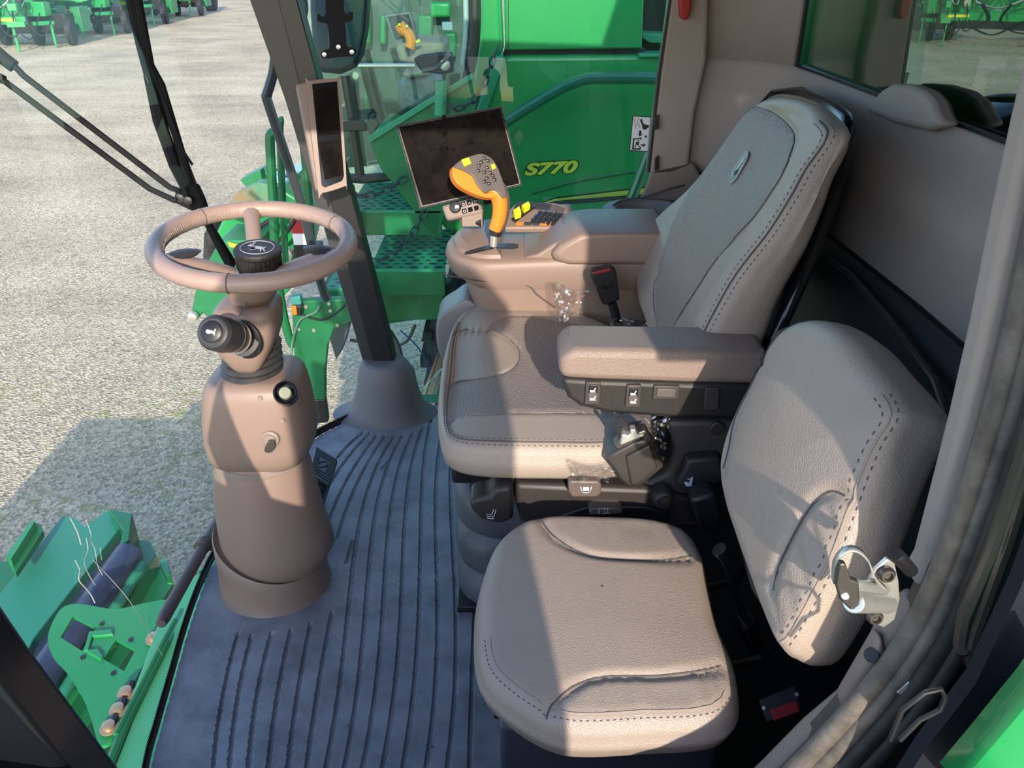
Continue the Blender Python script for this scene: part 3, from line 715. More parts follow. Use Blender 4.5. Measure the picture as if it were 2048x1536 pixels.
zslab([(12,1110),(62,1042),(82,1048),(86,1062),(30,1145),(20,1130)], -.54, .03, GRD, 'stop_lug'); 
bm = nb(); prism(bm, WL([(12,1110),(62,1042),(70,1042),(22,1118)], z=-.50), (0,0,-.05)); obj('lug_lip', bm, GRN, fh)
zslab([(206,1042),(232,1052),(246,1085),(160,1190),(60,1400),(40,1500),(-60,1500),(-60,1420),(60,1265)], -.66, 1.1, BELT, 'belt')
bm = nb(); tube(bm, WL([(258,1108),(130,1290),(20,1450)], z=-.63), .055, 20); obj('roller', bm, BELT, fh)
zslab([(248,1085),(262,1078),(300,1080),(312,1108),(160,1380),(60,1540),(40,1500),(170,1230)], -.72, .08, GRN, 'side_channel')
bm = nb(); tube(bm, WL([(285,1130),(215,1240),(120,1400)], z=-.66), .022, 14); obj('cross_tube', bm, TEAL, fh)
zslab([(300,1120),(340,1140),(345,1170),(240,1330),(150,1500),(120,1500),(200,1300)], -.8, .2, GRD, 'channel_floor')
zslab([(318,1120),(335,1118),(342,1150),(330,1150)], -.62, .05, GRN, 'end_lug')
# mounting plate with cut-outs: outline built as strips around two openings
mp = thing('mounting_plate', 'bright green curved mounting plate with two square cut-outs outside the windshield', 'plate', W(200,1320,z=-.45))
bm = nb()
outer = [(97,1290),(98,1262),(118,1222),(140,1209),(170,1209),(230,1218),(290,1206),(330,1200),(345,1215),(240,1420),(228,1475),(200,1490),(184,1445),(168,1400),(135,1345),(108,1315)]
h1 = [(146,1232),(192,1256),(166,1303),(121,1275)]; h2 = [(232,1278),(271,1300),(248,1342),(206,1318)]
def plate_with_holes(bm, outer, holes, z, dz):
    from mathutils.geometry import tessellate_polygon
    P = [WL(smooth2o(outer), z=z)]+[WL(h, z=z) for h in holes]
    flatp = [p for l in P for p in l]; vs_ = [bm.verts.new(p) for p in flatp]; vb = [bm.verts.new(p-V((0,0,dz))) for p in flatp]
    for t in tessellate_polygon(P):
        bm.faces.new([vs_[i] for i in t]); bm.faces.new([vb[i] for i in reversed(t)])
    k = 0
    for l in P:
        n = len(l)
        for i in range(n): bm.faces.new((vs_[k+i], vs_[k+(i+1) % n], vb[k+(i+1) % n], vb[k+i]))
        k += n
plate_with_holes(bm, outer, [h1, h2], -.45, .012); obj('plate_body', bm, GRN, mp)
for pts in ([(178,1262),(222,1258),(226,1268),(184,1272)], [(172,1302),(200,1318),(206,1312),(195,1298),(178,1298)], [(178,1262),(184,1272),(176,1300),(168,1300)]):
    zslab(pts, -.44, .06, GRN, 'lug', mp, .002)
zslab([(184,1266),(226,1266),(204,1312),(174,1300)], -.50, .01, GRD, 'lug_floor', mp)
for p in ((204,1248),(262,1280),(166,1315),(227,1347)):
    bm = nb(); lathe(bm, [(0,.008),(.003,.008)], W(*p,z=-.449), (0,0,1), 12); obj('hole', bm, BLK, mp)
for i, p in enumerate([(308,1279),(253,1388),(237,1422),(219,1457)]):
    c = W(*p, z=-.44); bm = nb(); lathe(bm, [(0,.026),(.005,.026),(.006,.018),(.018,.017),(.020,.012)], c, (0,0,1), 6 if 0 else 14)
    obj('bolt_head', bm, COP, mp); bm = nb(); q = W(p[0]+10, p[1]-22, z=-.435); tube(bm, [W(p[0]+6,p[1]-8,z=-.435), q], .013, 8); obj('bolt_slot', bm, BLK, mp)
# ledge strip under the windshield
sg = thing('cab_front_ledge', 'pale green painted ledge running along the outer foot of the windshield', 'ledge', W(330,1300,z=-.1))
zslab([(330,1205),(440,1108),(470,1060),(520,1080),(430,1200),(380,1330),(300,1620),(180,1620),(230,1480),(290,1320)], -.12, .04, mat('pale_green', (.06,.34,.17), .35), 'ledge_plate', sg)
bm = nb(); tube(bm, WL([(332,1285),(250,1450),(190,1600)], z=-.11), .012, 8); tube(bm, WL([(350,1240),(318,1300),(232,1470)], z=-.10), .007, 8); obj('ledge_seam', bm, GRD, sg)
zslab([(395,1142),(410,1130),(425,1150),(405,1168)], -.11, .002, TEAL, 'label_plate', sg, 0)
bm = nb()
for k in range(4): prism(bm, WL([(398+k*2,1145+k*7),(414+k*2,1135+k*7),(415+k*2,1137+k*7),(399+k*2,1147+k*7)], z=-.108), (0,0,.001))
obj('label_print', bm, FRIT, sg)
# teal plate outside right corner
bm = nb(); prism(bm, WL([(822,806),(880,742),(960,700),(960,806)], y=2.95), (0,.02,0)); tag(obj('corner_plate', bm, mat('teal_plate', (.04,.33,.26), .5)), 'teal triangular plate outside, left of the driver seat foot', 'plate')
bm = nb(); tube(bm, smoothpts(WL([(800,660),(840,700),(868,760),(890,790)], y=2.9), 5), .003, 6); tag(obj('blue_cord', bm, mat('blue_cord', (.02,.08,.4), .5)), 'thin blue cord outside beside the pillar boot', 'cord')

# ---------------- parked planters far left ----------------
def planter(loc, label):
    ox, oy, oz = loc
    T = thing('planter', label, 'planter', loc, 'green planters parked in a row across the yard')
    def P(x, y, z): return V((ox+x, oy+y, oz+z))
    def tb(name, pts, r, m=GRN, seg=8): bm = nb(); tube(bm, [P(*p) for p in pts], r, seg); return obj(name, bm, m, T)
    def bx(name, c, s, m=GRN, rz=0, ry=0): bm = nb(); box(bm, P(*c), s, rot3(rz, ry)); return obj(name, bm, m, T, bevel=.02)
    tb('parking_stand', [(0,0,0),(0,0,.85)], .055); tb('parking_stand', [(.75,1.3,0),(.75,1.3,.85)], .05)
    bx('tongue_beam', (-.9,.3,1.05), (2.6,.22,.28)); bx('hitch_bracket', (.1,.1,.95), (.6,.5,.2), rz=.4); bx('hitch_arm', (.55,1.1,.9), (.8,.2,.14), rz=.9)
    bx('main_frame', (-1.2,1.8,1.35), (3.4,.5,.5)); bx('toolbar', (-1.0,2.8,1.7), (5.0,.3,.3), rz=.15)
    bx('mast', (-1.4,1.2,2.0), (.5,.5,2.4)); bx('side_frame', (.3,2.2,1.9), (1.4,.4,.5), rz=.3); bx('side_frame', (-2.4,2.4,2.3), (1.5,1.2,.6))
    d = bx('decal_strip', (-.55,.18,1.08), (1.2,.02,.1), mat('yellow_strip', (.7,.6,.02), .5) if 'yellow_strip' not in MATS else MATS['yellow_strip'])
    for k in range(3):
        bm = nb(); c = P(-1.6+k*1.3, 2.2, .5); lathe(bm, [(-.14,.36),(-.11,.48),(.11,.48),(.14,.36)], c, (1,.2,0), 24); w_ = obj('wheel', bm, TYR, T)
    for k in range(6):
        bm = nb(); x = -2.0+k*.5; tube(bm, smoothpts([P(x,.3,1.5),P(x+.15,-.1,.8+.1*(k%3)),P(x+.6,-.1,.45+.12*(k%2)),P(x+.9,.4,1.3)], 6), .025, 6); obj('hose', bm, BLK, T)
    for k in range(10):
        bm = nb(); x = random.uniform(-2.6,.6); z = random.uniform(1.5,2.6); tube(bm, smoothpts([P(x,.8,z),P(x+.2,.5,z-.4),P(x+.5,.6,z-.3),P(x+.7,.9,z+.1)], 5), .022, 5); obj('hose', bm, (BLK, GRY, SLV)[k % 3], T)
    bx('dark_under_mass', (-1.3,2.6,.8), (4.4,.9,.7), BLK); bx('seed_box', (-.6,3.0,2.3), (1.6,.8,.9)); bx('seed_box', (-2.6,3.0,2.6), (1.6,.8,.9), GRD); bx('lift_arm', (-.2,1.0,1.5), (.3,1.8,.25), rz=.3)  # black box added under the planter to deepen the shade there
    for k in range(5): bx('valve_block', (-2.2+k*.55,.9,1.75+.15*(k%2)), (.22,.25,.25), (STEEL, BLK, DST)[k % 3])
    bm = nb(); lathe(bm, [(0,.16),(.1,.16),(.12,.1)], P(-1.3,.85,1.5), (0,-1,.2), 20); obj('hub_cap', bm, CHR, T)
    for k in range(4): bx('row_unit', (-1.7+k*.9,3.3,.9), (.35,.8,.9), GRD)
    return T
pl0 = planter(W(39,104,z=-2), 'green planter parked nearest, at the far left edge of the view')
def place(px, py, label, dz=0):
    t = copy_tree(pl0); t.location = W(px, py, z=-2); t['label'] = label; return t
place(168, 77, 'second green planter in the row, its stand left of the wiper blade')
place(257, 56, 'third green planter in the row, half hidden by the wiper blade')
place(339, 38, 'farthest green planter in the row, just right of the wiper blade')
bm = nb()
lathe(bm, [(-.3,.6),(-.2,.8),(.2,.8),(.3,.6)], W(420,-4,z=-1.3), (1,.1,0), 30)
tag(obj('tractor_tyre', bm, TYR), 'dark distant tyre at the top edge, left of the slanted pillar', 'tyre')
# ================= steering column =================
col = thing('steering_column', 'taupe steering column on an oval base with ribbed bellows and a control stalk', 'steering column', (-.58,1.7,0))
YC = 1.70
def ovring(py, l, r, ry, yc=YC, n=44, p=2.0):
    c = W((l+r)/2, py, y=yc); a = W(l, py, y=yc); rx = (c-a).length; out = []
    for k in range(n):
        t = 2*PI*k/n; cx, sx = math.cos(t), math.sin(t); e = 2/p
        out.append(c+V((rx*math.copysign(abs(cx)**e, cx), ry*math.copysign(abs(sx)**e, sx), 0)))
    return out
def tower(name, rows, m, parent=col, smooth=50, yc=YC, p=2.0, **k):
    bm = nb(); loft(bm, [ovring(*r, yc=r_[0] if (r_ := r[4:]) else yc, p=p) if False else ovring(r[0], r[1], r[2], r[3], yc=(r[4] if len(r) > 4 else yc), p=p) for r in rows]); return obj(name, bm, m, parent, smooth=smooth, **k)
bm = nb(); c0 = W(552, 1160, y=YC); rr0 = (W(552,1160,y=YC)-W(445,1160,y=YC)).length
# boot with slanted rim (high at the left, low at the right)
rings = []
for z, f_ in ((-.004,1.05),(.004,1.0),(.04,.985),(.08,.97)):
    rings.append([V((c0.x+rr0*f_*math.cos(2*PI*k/44), YC+.135*f_*math.sin(2*PI*k/44), z)) for k in range(44)])
def rim(k, z, f_): 
    a = 2*PI*k/44; return V((c0.x+rr0*f_*math.cos(a), YC+.135*f_*math.sin(a), z-.045*math.cos(a)+.03*math.sin(a)))
rings += [[rim(k, .13, .965) for k in range(44)], [rim(k, .137, .94) for k in range(44)], [rim(k, .125, .90) for k in range(44)]]
loft(bm, rings); obj('base_boot', bm, PLA, col, smooth=50)
tower('lower_shroud', [(1135,470,640,.10),(1118,458,652,.108),(1100,450,660,.118),(1085,446,668,.122),(1060,441,661,.12),(1020,434,646,.112),(975,429,634,.105),(930,430,622,.098),(905,434,613,.092),(896,438,609,.088)], PLA)
tower('collar_ring', [(922,430,616,.094),(914,429,617,.096),(908,432,614,.094)], PLAT)
tower('upper_cover', [(912,448,600,.075),(900,434,616,.094),(885,426,626,.104),(862,420,630,.108),(820,416,622,.108),(785,416,614,.105),(765,417,608,.102),(752,421,603,.098),(742,430,596,.090),(738,448,580,.070)], PLA, p=3.6)
rows = []
for i in range(12):
    y = 752-i*6.6; e = 5 if i % 2 == 0 else -1; rows.append((y, 446-e+i*.8, 562+e-i*.5, .072+(.005 if i % 2 == 0 else -.002)-i*.0012))
tower('bellows', rows, RUB, smooth=40)
tower('upper_shroud', [(740,482,516,.02,1.650),(724,468,530,.040,1.655),(702,452,542,.055,1.66),(680,440,552,.068,1.668),(655,434,559,.073,1.67),(628,432,559,.073,1.67),(614,434,557,.072,1.67),(606,438,554,.068,1.67),(600,448,546,.055,1.67)], PLA, p=3.8)
bm = nb(); lathe(bm, [(0,.047),(.004,.047),(.007,.042)], W(487,676,y=1.605), (-.35,-1,0), 32); obj('stalk_socket', bm, BLK, col)
# stalk
a, b = W(490,680,y=1.60), W(424,664,y=1.475); L_ = (b-a).length; bm = nb()
prof = [(0,.036),(.01,.036),(.012,.026),(L_*.28,.026),(L_*.30,.031),(L_*.42,.031),(L_*.43,.028),(L_*.47,.028),(L_*.48,.034),(L_*.62,.034),(L_*.63,.031),(L_*.67,.031),(L_*.68,.037),(L_*.93,.036),(L_*.985,.031),(L_,.027)]
lathe(bm, prof, a, b-a, 32); stk = obj('control_stalk', bm, DGR, col, smooth=25)
ax = (b-a).normalized(); bm = nb(); lathe(bm, [(0,.022),(.004,.022),(.006,.019)], b, ax, 28); obj('horn_button', bm, BLK, stk)
uu = V((0,0,1)).cross(ax).normalized(); vv = ax.cross(uu)
bm = nb(); flat(bm, b+ax*.0065, uu*-.022, vv*.022, [(-.5,.25),(-.38,.25),(-.38,.05),(.3,.18),(.42,.1),(.42,-.1),(.25,-.2),(-.3,-.12),(-.3,-.3),(-.42,-.3),(-.42,.0)], .0004); obj('horn_symbol', bm, WHT, stk)
for f_ in (.30,.48,.68):
    bm = nb(); lathe(bm, [(L_*f_-.0006,.0345),(L_*f_+.0006,.0348)], a, ax, 32); obj('stalk_ring', bm, SEAL, stk)
# split seam on shroud
bm = nb(); tube(bm, [W(494,606,y=1.60), W(478,632,y=1.595)], .0012, 5); tube(bm, [W(466,710,y=1.61), W(466,735,y=1.63)], .001, 5); obj('shroud_seam', bm, THR, col)
# socket plug and key
c = W(573, 790, y=1.585); bm = nb(); lathe(bm, [(0,.026),(.03,.0255),(.032,.023),(.0305,.021),(.008,.02)], c-V((.25,-1,.55)).normalized()*-.0, (.15,-.75,.6), 30); sk_ = obj('power_socket', bm, GBK, col)
bm = nb(); d_ = V((.15,-.75,.6)).normalized(); lathe(bm, [(.005,.0135),(.027,.0135),(.030,.012),(.0305,.004)], c+d_*.001, d_, 24); obj('socket_plug', bm, CRM, sk_)
bm = nb(); lathe(bm, [(0,.021),(.004,.020),(.006,.014),(.009,.013),(.0095,.005)], W(541,878,y=1.592), (0,-1,.1), 30); kl = obj('ignition_lock', bm, PLAT, col)
bm = nb(); P = WL([(537,880),(546,880),(549,890),(544,902),(535,905),(528,902),(530,893)], y=1.575); prism(bm, P, (.003,-.004,0)); obj('ignition_key', bm, DST, kl, bevel=.001)
for px, py in ((520,797),(565,842),(423,838)):
    bm = nb(); lathe(bm, [(0,.006),(.0015,.0055),(.0016,.003)], W(px, py, y=1.60 if px > 450 else 1.68), (0 if px > 450 else -.8,-1,.1), 14); obj('screw_cap', bm, BRN if px < 450 else PLAT, col)
# ================= steering wheel =================
wc = V((-.532, 1.640, .958)); tl = math.radians(3)
sw = thing('steering_wheel', 'taupe leather-wrapped steering wheel with black hub cap', 'steering wheel', wc)
wu = V((math.cos(tl), 0, -math.sin(tl))); wv = V((0, math.cos(.08), math.sin(.08))); wn = wu.cross(wv).normalized(); wv = wn.cross(wu)
R_ = .192
def wp_(a, r=R_, dz=0): return wc+(wu*math.cos(a)+wv*math.sin(a))*r+wn*dz
bm = nb(); n = 96
R = [[bm.verts.new(wc+(wu*math.cos(a)+wv*math.sin(a))*(R_+q*math.cos(t))+wn*q*math.sin(t)) for t in [2*PI*k/18 for k in range(18)] for q in [.0185*(1+.04*math.sin(40*a)*max(0,-math.cos(t)))]] for a in [2*PI*i/n for i in range(n)]]
for i in range(n):
    for k in range(18): bm.faces.new((R[i][k], R[i][(k+1)%18], R[(i+1)%n][(k+1)%18], R[(i+1)%n][k]))
rimo = obj('rim', bm, mat('wheel_leather', (.33,.235,.20), .36, bump=.25, bscale=500, bkind='VORONOI'), sw, smooth=180)
bm = nb()
for i in range(150):
    a = .25+i*(2*PI-.5)/150-PI*.5+.25; 
    if abs(math.sin(a)+1) < .03: continue
    q = [wc+(wu*math.cos(a+d)+wv*math.sin(a+d))*(R_-.0175+e)+wn*h for d, e, h in ((0,.003,.009),(.012,-.001,.004),(0,-.001,-.001))]
    tube(bm, q, .0011, 4)
obj('rim_stitching', bm, THL, rimo)
for a in (-PI/2+.02, math.radians(40), math.radians(140)):
    bm = nb(); tube(bm, [wc+(wu*math.cos(a)+wv*math.sin(a))*(R_+.019*math.cos(t))+wn*.019*math.sin(t) for t in [2*PI*k/20 for k in range(20)]], .0011, 5, closed=True); obj('rim_seam', bm, THR, rimo)
def spoke(a, w0, w1, z0, name, m):
    bm = nb(); d = wu*math.cos(a)+wv*math.sin(a); s_ = wn.cross(d); rg = []
    for f_ in [i/8 for i in range(9)]:
        r = .045+(R_-.045)*f_; z = z0*(1-f_)**1.5; w_ = w0*(1-f_)+w1*f_+.008*max(0,f_-.8)*5; th = .011
        c = wc+d*r+wn*z; rg.append([c+s_*w_*cx+wn*th*cz for cx, cz in [(-1,-.3),(-.8,.6),(-.3,1),(.3,1),(.8,.6),(1,-.3),(.7,-1),(-.7,-1)]])
    loft(bm, rg); return obj(name, bm, m, sw, smooth=50)
wm = MATS['wheel_leather']
spoke(math.radians(107), .016, .017, -.035, 'spoke', wm); spoke(math.radians(215), .028, .02, -.06, 'spoke', wm); spoke(math.radians(-12), .028, .02, -.06, 'spoke', wm)
for a in (math.radians(213), math.radians(-10)):
    bm = nb(); d = wu*math.cos(a)+wv*math.sin(a); c = wc+d*(R_-.05)+wn*.0; M = Matrix((d, wn.cross(d), wn)).transposed(); lathe(bm, [(0,.001),(.004,.014),(.010,.018),(.014,.012),(.016,.001)], c-wn*.006, wn, 20)
    for v in bm.verts: q = v.co-c; v.co = c+d*q.dot(d)*2.0+wn.cross(d)*q.dot(wn.cross(d))*1.1+wn*q.dot(wn)
    obj('thumb_pad', bm, DGR, sw)
hb_ = wc-wn*.055+V((.005,.0,0))
bm = nb(); n = 60; rg = []
for h, r, kn in [(-.02,.040,0),(0,.044,0),(.004,.047,1),(.03,.047,1),(.034,.049,0),(.040,.049,0),(.044,.046,0),(.0445,.038,0)]:
    rg.append([hb_+wn*h+(wu*math.cos(t)+wv*math.sin(t))*(r-(.0022*(i % 2) if kn else 0)) for i, t in enumerate([2*PI*k/n for k in range(n)])])
loft(bm, rg); hub = obj('hub_cap', bm, mat('hub_black', (.02,.018,.018), .45, bump=.5, bscale=600), sw, smooth=30)
bm = nb(); tube(bm, [hb_+wn*.045+(wu*math.cos(t)+wv*math.sin(t))*.034 for t in [2*PI*k/40 for k in range(40)]], .0008, 5, closed=True); obj('emblem_ring', bm, SLV, hub)
bm = nb(); flat(bm, hb_+wn*.0448, wu*.042, wv*.055, DEER, .0012); obj('emblem', bm, SLV, hub)
bm = nb()
rg = [ovring(598,462,546,.042,1.655), ovring(588,458,550,.045,1.65), ovring(572,448,565,.048,1.645), ovring(560,436,585,.05,1.64), ovring(551,428,598,.045,1.635)]
loft(bm, rg); obj('wheel_cone', bm, PLA, sw, smooth=60)

# ================= pedals, foot rail =================
pd = thing('brake_pedals', 'pair of black ribbed brake pedals behind the steering column', 'pedals', W(645,960,z=0))
for q, nm in (([(631,890),(674,917),(658,969),(620,943)], .13), ([(620,946),(658,970),(644,1013),(612,990)], .09)):
    P = WL(q, z=nm); bm = nb(); n = (P[1]-P[0]).cross(P[3]-P[0]).normalized(); n = n if n.z > 0 else -n
    prism(bm, P, -n*.018); pp = obj('pedal_pad', bm, BLK, pd, bevel=.004)
    bm = nb()
    for i in range(1, 14):
        for j in range(1, 12):
            if 4 < i < 10 and 3 < j < 9: continue
            f1, f2 = i/14, j/12; c = (P[0]*(1-f1)+P[1]*f1)*(1-f2)+(P[3]*(1-f1)+P[2]*f1)*f2; box(bm, c+n*.001, (.003,.003,.003))
    obj('pedal_tread', bm, DGR, pp)
    c = (P[0]+P[1]+P[2]+P[3])/4; u1 = (P[1]-P[0]).normalized(); v1 = n.cross(u1)
    bm = nb(); tube(bm, [c+u1*.014*math.cos(t)+v1*.017*math.sin(t)+n*.001 for t in [2*PI*k/24 for k in range(24)]], .0012, 5, closed=True); obj('pedal_mark', bm, DGR, pp)
    bm = nb(); tube(bm, [c-n*.015, c+V((-.03,.02,-nm*.95))], .012, 8); obj('pedal_arm', bm, BLK, pd)
fr_ = thing('foot_rail', 'dark tubular foot rest bar beside the column base', 'foot rest', W(400,1090,z=.08))
bm = nb(); P = WL([(322,1248),(328,1235),(440,1035),(450,1020)], z=.11); tube(bm, P, lambda t: .0155*min(1, .75+4*min(t, 1-t)), 16); obj('rail_bar', bm, mat('rail_plastic', (.10,.085,.085), .5, var=.15, vscale=20), fr_)
bm = nb(); lathe(bm, [(-.012,.021),(.012,.021)], W(406,1090,z=.11), (P[2]-P[1]), 20); tube(bm, [W(408,1090,z=.11), W(432,1092,z=.09), W(460,1095,z=.07)], .014, 10); obj('rail_bracket', bm, MATS['rail_plastic'], fr_)

# ================= driver seat =================
ds = thing('driver_seat', 'taupe leather driver seat with tall backrest, left armrest and suspension base', 'seat', (.1,1.8,0))
out = [(878,790),(888,705),(905,650),(935,617),(1000,604),(1100,614),(1200,642),(1285,690),(1320,760),(1305,862),(1240,900),(1100,904),(960,900),(900,886),(882,860)]
P2 = [(W(x,y,z=.575).x, W(x,y,z=.575).y) for x, y in out]
def bol(x, y): return -.022*max(0, 1-((y-1.83)/.27)**2)-.012*math.exp(-((x+.14)/.05)**2)
cu = Pad((0,0,.585), (1,0,0), (0,1,0), P2, .088, .030, .012, bol)
lob = [(900,674),(940,662),(985,664),(1020,680),(1039,705),(1032,730),(1000,747),(950,757),(900,768)]
frt = [(895,847),(930,832),(1000,826),(1100,824),(1245,826)]
cu.seam(lob, .006, .006); cu.seam(frt, .004, .005); cu.seam([(1000,634),(1040,631),(1120,643),(1210,671),(1278,703)], .004, .006)
fm = cu.inside(smooth2(lob)+smooth2([(900,790),(893,840)])+smooth2(frt)+[(1300,826),(1310,720)]+smooth2([(1210,668),(1120,640),(1040,628),(960,632),(915,655)]))
lobf = cu.inside([(880,665)]+smooth2(lob)+[(880,775)])
co = cu.build('seat_cushion', LEA, ds, nr=50)
ins = [(892,772),(900,768),(950,757),(1000,747),(1032,730),(1039,705),(1020,680),(985,664),(978,655),(990,643),(1040,631),(1120,643),(1210,671),(1278,703),(1290,740),(1288,790),(1275,826),(1245,826),(1100,824),(1000,826),(930,832),(897,845),(888,810)]
cu.insert('perforated_panel', [cu.uv(*p) for p in smooth2o(ins)], FAB, co)
cu.line('cushion_seam', lob, .0015, THR, co, .0005); cu.line('cushion_seam', frt, .0015, THL, co, -.0005)
cu.line('cushion_seam', [(978,655),(990,643),(1040,631),(1120,643),(1210,671),(1278,703)], .0012, THR, co, 0)
cu.eline('cushion_piping', (905,650), (1290,884), .022, .0018, THR, co); cu.eline('stitching', (905,650), (1290,884), .014, .0011, THR, co, dash=.006); cu.eline('stitching', (905,650), (1290,884), .031, .0010, THR, co, dash=.006)
# side stitching on near face
# backrest
rn = math.radians(24); n_ = V((-math.cos(rn), 0, math.sin(rn))); p0 = V((.505, 1.8, 1.06))
uB = V((0,-1,0)); vB = V((math.sin(rn), 0, math.cos(rn)))
def P2pl(pts, p, u, v):
    n = u.cross(v); return [((W(x,y,pl=(p,n))-p).dot(u), (W(x,y,pl=(p,n))-p).dot(v)) for x, y in pts]
bo = [(1278,640),(1266,580),(1275,500),(1305,440),(1370,378),(1420,315),(1465,250),(1500,205),(1540,183),(1600,192),(1645,222),(1668,255),(1650,290),(1622,330),(1590,390),(1540,470),(1468,565),(1410,665),(1380,720),(1300,730)]
nB = uB.cross(vB)
if nB.dot(n_) < 0: uB = -uB
brk = Pad(p0, uB, vB, P2pl(bo, p0, uB, vB), .125, .036, .012, lambda x, y: -.022*max(0, 1-(x/.2)**2))
fb = [(1493,224),(1510,214),(1549,227),(1583,258),(1588,282),(1577,318),(1549,371),(1496,448),(1433,515),(1391,582),(1358,640)]
lb = [(1420,330),(1366,402),(1333,476),(1311,564),(1313,670)]
brk.tf = lambda x, y: .045+.088*max(0, min(1, (.17-y)/.45))
brk.seam(fb, .006, .007); brk.seam(lb, .004, .006)
bf = brk.inside(smooth2(fb)+[(1330,700),(1313,690)]+smooth2(list(reversed(lb)))+[(1470,262)])
br = brk.build('backrest', LEA, ds, nr=50)
brk.insert('perforated_panel', [brk.uv(*p) for p in smooth2(fb)+[(1325,700),(1313,690)]+smooth2(list(reversed(lb)))+smooth2([(1420,330),(1450,285),(1478,245),(1493,224)])], FAB, br)
brk.line('backrest_seam', fb, .0014, THR, br, .0005); brk.line('backrest_seam', lb, .0014, THR, br, .0005)
sl = [(1672,262),(1648,272),(1618,305),(1588,368),(1531,459),(1462,552),(1395,665)]
for ins, rr_, dd in ((.020,.0022,0),(.010,.0012,.006),(.031,.0012,.006)): brk.eline('side_piping' if not dd else 'stitching', (1660,240), (1400,690), ins, rr_, THR, br, ccw=False, dash=dd)
if 0:
  bm = nb()
for dd in ():
    uv = [brk.uv(*p) for p in smooth2(sl)]
    pts = [brk.P(q.x, q.y, 0)-nB.normalized()*(0 if nB.dot(n_) > 0 else 0)+(-n_)*.014+V((0,-.006,0)) for q in uv]; r_ = resample(pts, .006)
    for a, b in zip(r_[::2], r_[1::2]): tube(bm, [a, a.lerp(b, .8)], .0011, 5)
# badge on the backrest
q = brk.uv(1480, 336); o_ = brk.P(q.x, q.y, .0); tt = vB*.97+uB*0; 
bm = nb(); flat(bm, o_+n_*.0005, uB*1, vB*1, [(x, y) for x, y in rrect(.046,.080,.0229,8)], .0035); bd = obj('badge', bm, GRY, br, bevel=.001)
bm = nb(); tube(bm, [o_+n_*.004+uB*x+vB*y for x, y in rrect(.042,.076,.0209,8)], .001, 5, closed=True); sgn = n_.dot(uB.cross(vB)); flat(bm, o_+n_*.0042, vB*.062, -uB*.042, DEER, .001*(1)); obj('badge_emblem', bm, SLV, bd)
# shell
psh = p0-n_*.15
bs = [(1562,184),(1620,180),(1680,205),(1712,232),(1718,256),(1706,330),(1665,450),(1615,580),(1560,700),(1520,760),(1420,760),(1390,700),(1390,600),(1450,400),(1510,240)]
bm = nb(); prism(bm, WL(bs, pl=(p0-n_*.165, n_)), n_*.03); prism(bm, WL([(1650,245),(1685,250),(1698,275),(1660,400),(1545,690),(1500,700),(1490,600),(1580,400)], pl=(p0-n_*.15, n_)), n_*.12)
obj('back_shell', bm, GBK, ds, bevel=.012)
bm = nb(); prism(bm, WL([(1605,505),(1611,505),(1596,540),(1591,540)], pl=(psh+V((0,-.0,0))+n_*.002, n_)), n_*.002); obj('shell_mark', bm, GRY, ds)
# seat pan trims under the cushion
YS = 1.47
def side(pts, y, dy, m, name, parent=ds, bevel=.004, label=None):
    bm = nb(); prism(bm, WL(pts, y=y), (0, dy, 0)); return obj(name, bm, m, parent, bevel=bevel, label=label)
bm = nb(); box(bm, (.09,1.83,.42), (.46,.50,.05)); obj('seat_pan', bm, BLK, ds, bevel=.01)
side([(1005,968),(1030,950),(1130,945),(1290,945),(1290,958),(1130,960),(1050,972),(1005,985)], 1.50, .03, DGR, 'seat_pan_rail')
side([(1160,958),(1290,962),(1290,972),(1160,966)], 1.49, .03, BRN, 'seat_pan_rail')
# suspension bellows
bm = nb(); rg = []; cx, cy = .09, 1.83
for i in range(17):
    z = .345-i*.0205; f_ = (i % 6)/6; e = .018*math.sin(PI*f_)**.6 if i % 6 else -.004
    rg.append([V((cx+(.215+e)*x/.5, cy+(.235+e)*y/.5, z)) for x, y in rrect(1,1,.22,6)])
loft(bm, rg); obj('suspension_bellows', bm, mat('bellows_rubber', (.085,.09,.10), .5, var=.25, vscale=14), ds, smooth=60)
bm = nb(); box(bm, (cx,cy,.01), (.46,.50,.02)); obj('base_plate', bm, BLK, ds, bevel=.004)
bm = nb(); box(bm, (.12,1.83,.365), (.44,.44,.06)); obj('suspension_top', bm, BLK, ds, bevel=.01)
# side rail cover, slide handle, knobs
side([(1030,968),(1140,972),(1300,978),(1440,1010),(1430,1060),(1290,1055),(1040,1048),(1032,1010)], 1.455, .10, BRN, 'rail_cover', bevel=.012)
side([(1120,1032),(1180,1012),(1290,1013),(1340,1025),(1330,1060),(1120,1060)], 1.448, .02, BLK, 'rail_recess', bevel=.006)
sh = side([(937,1004),(955,997),(978,993),(990,978),(1022,973),(1027,1000),(1027,1040),(1000,1050),(965,1042),(945,1025)], 1.43, .07, BRN, 'slide_handle', bevel=.010)
SI = mat('pale_symbol', (.6,.65,.75), .5)
def poly_px(bm, pts, y, t=.0012, closed=True, r=.0008):
    tube(bm, WL(pts, y=y), r, 5, closed=closed)
bm = nb(); poly_px(bm, [(972,1028),(975,1033),(988,1033),(992,1020),(988,1019),(984,1028),(979,1030)], 1.428); poly_px(bm, [(974,1036),(980,1037),(988,1037)], 1.428, closed=False, r=.0014); obj('seat_slide_symbol', bm, SI, sh)
kb = side([(1136,966),(1142,962),(1197,963),(1203,970),(1202,988),(1194,995),(1145,995),(1137,984)], 1.42, .06, mat('knob_brown', (.12,.09,.08), .45), 'height_knob', bevel=.008)
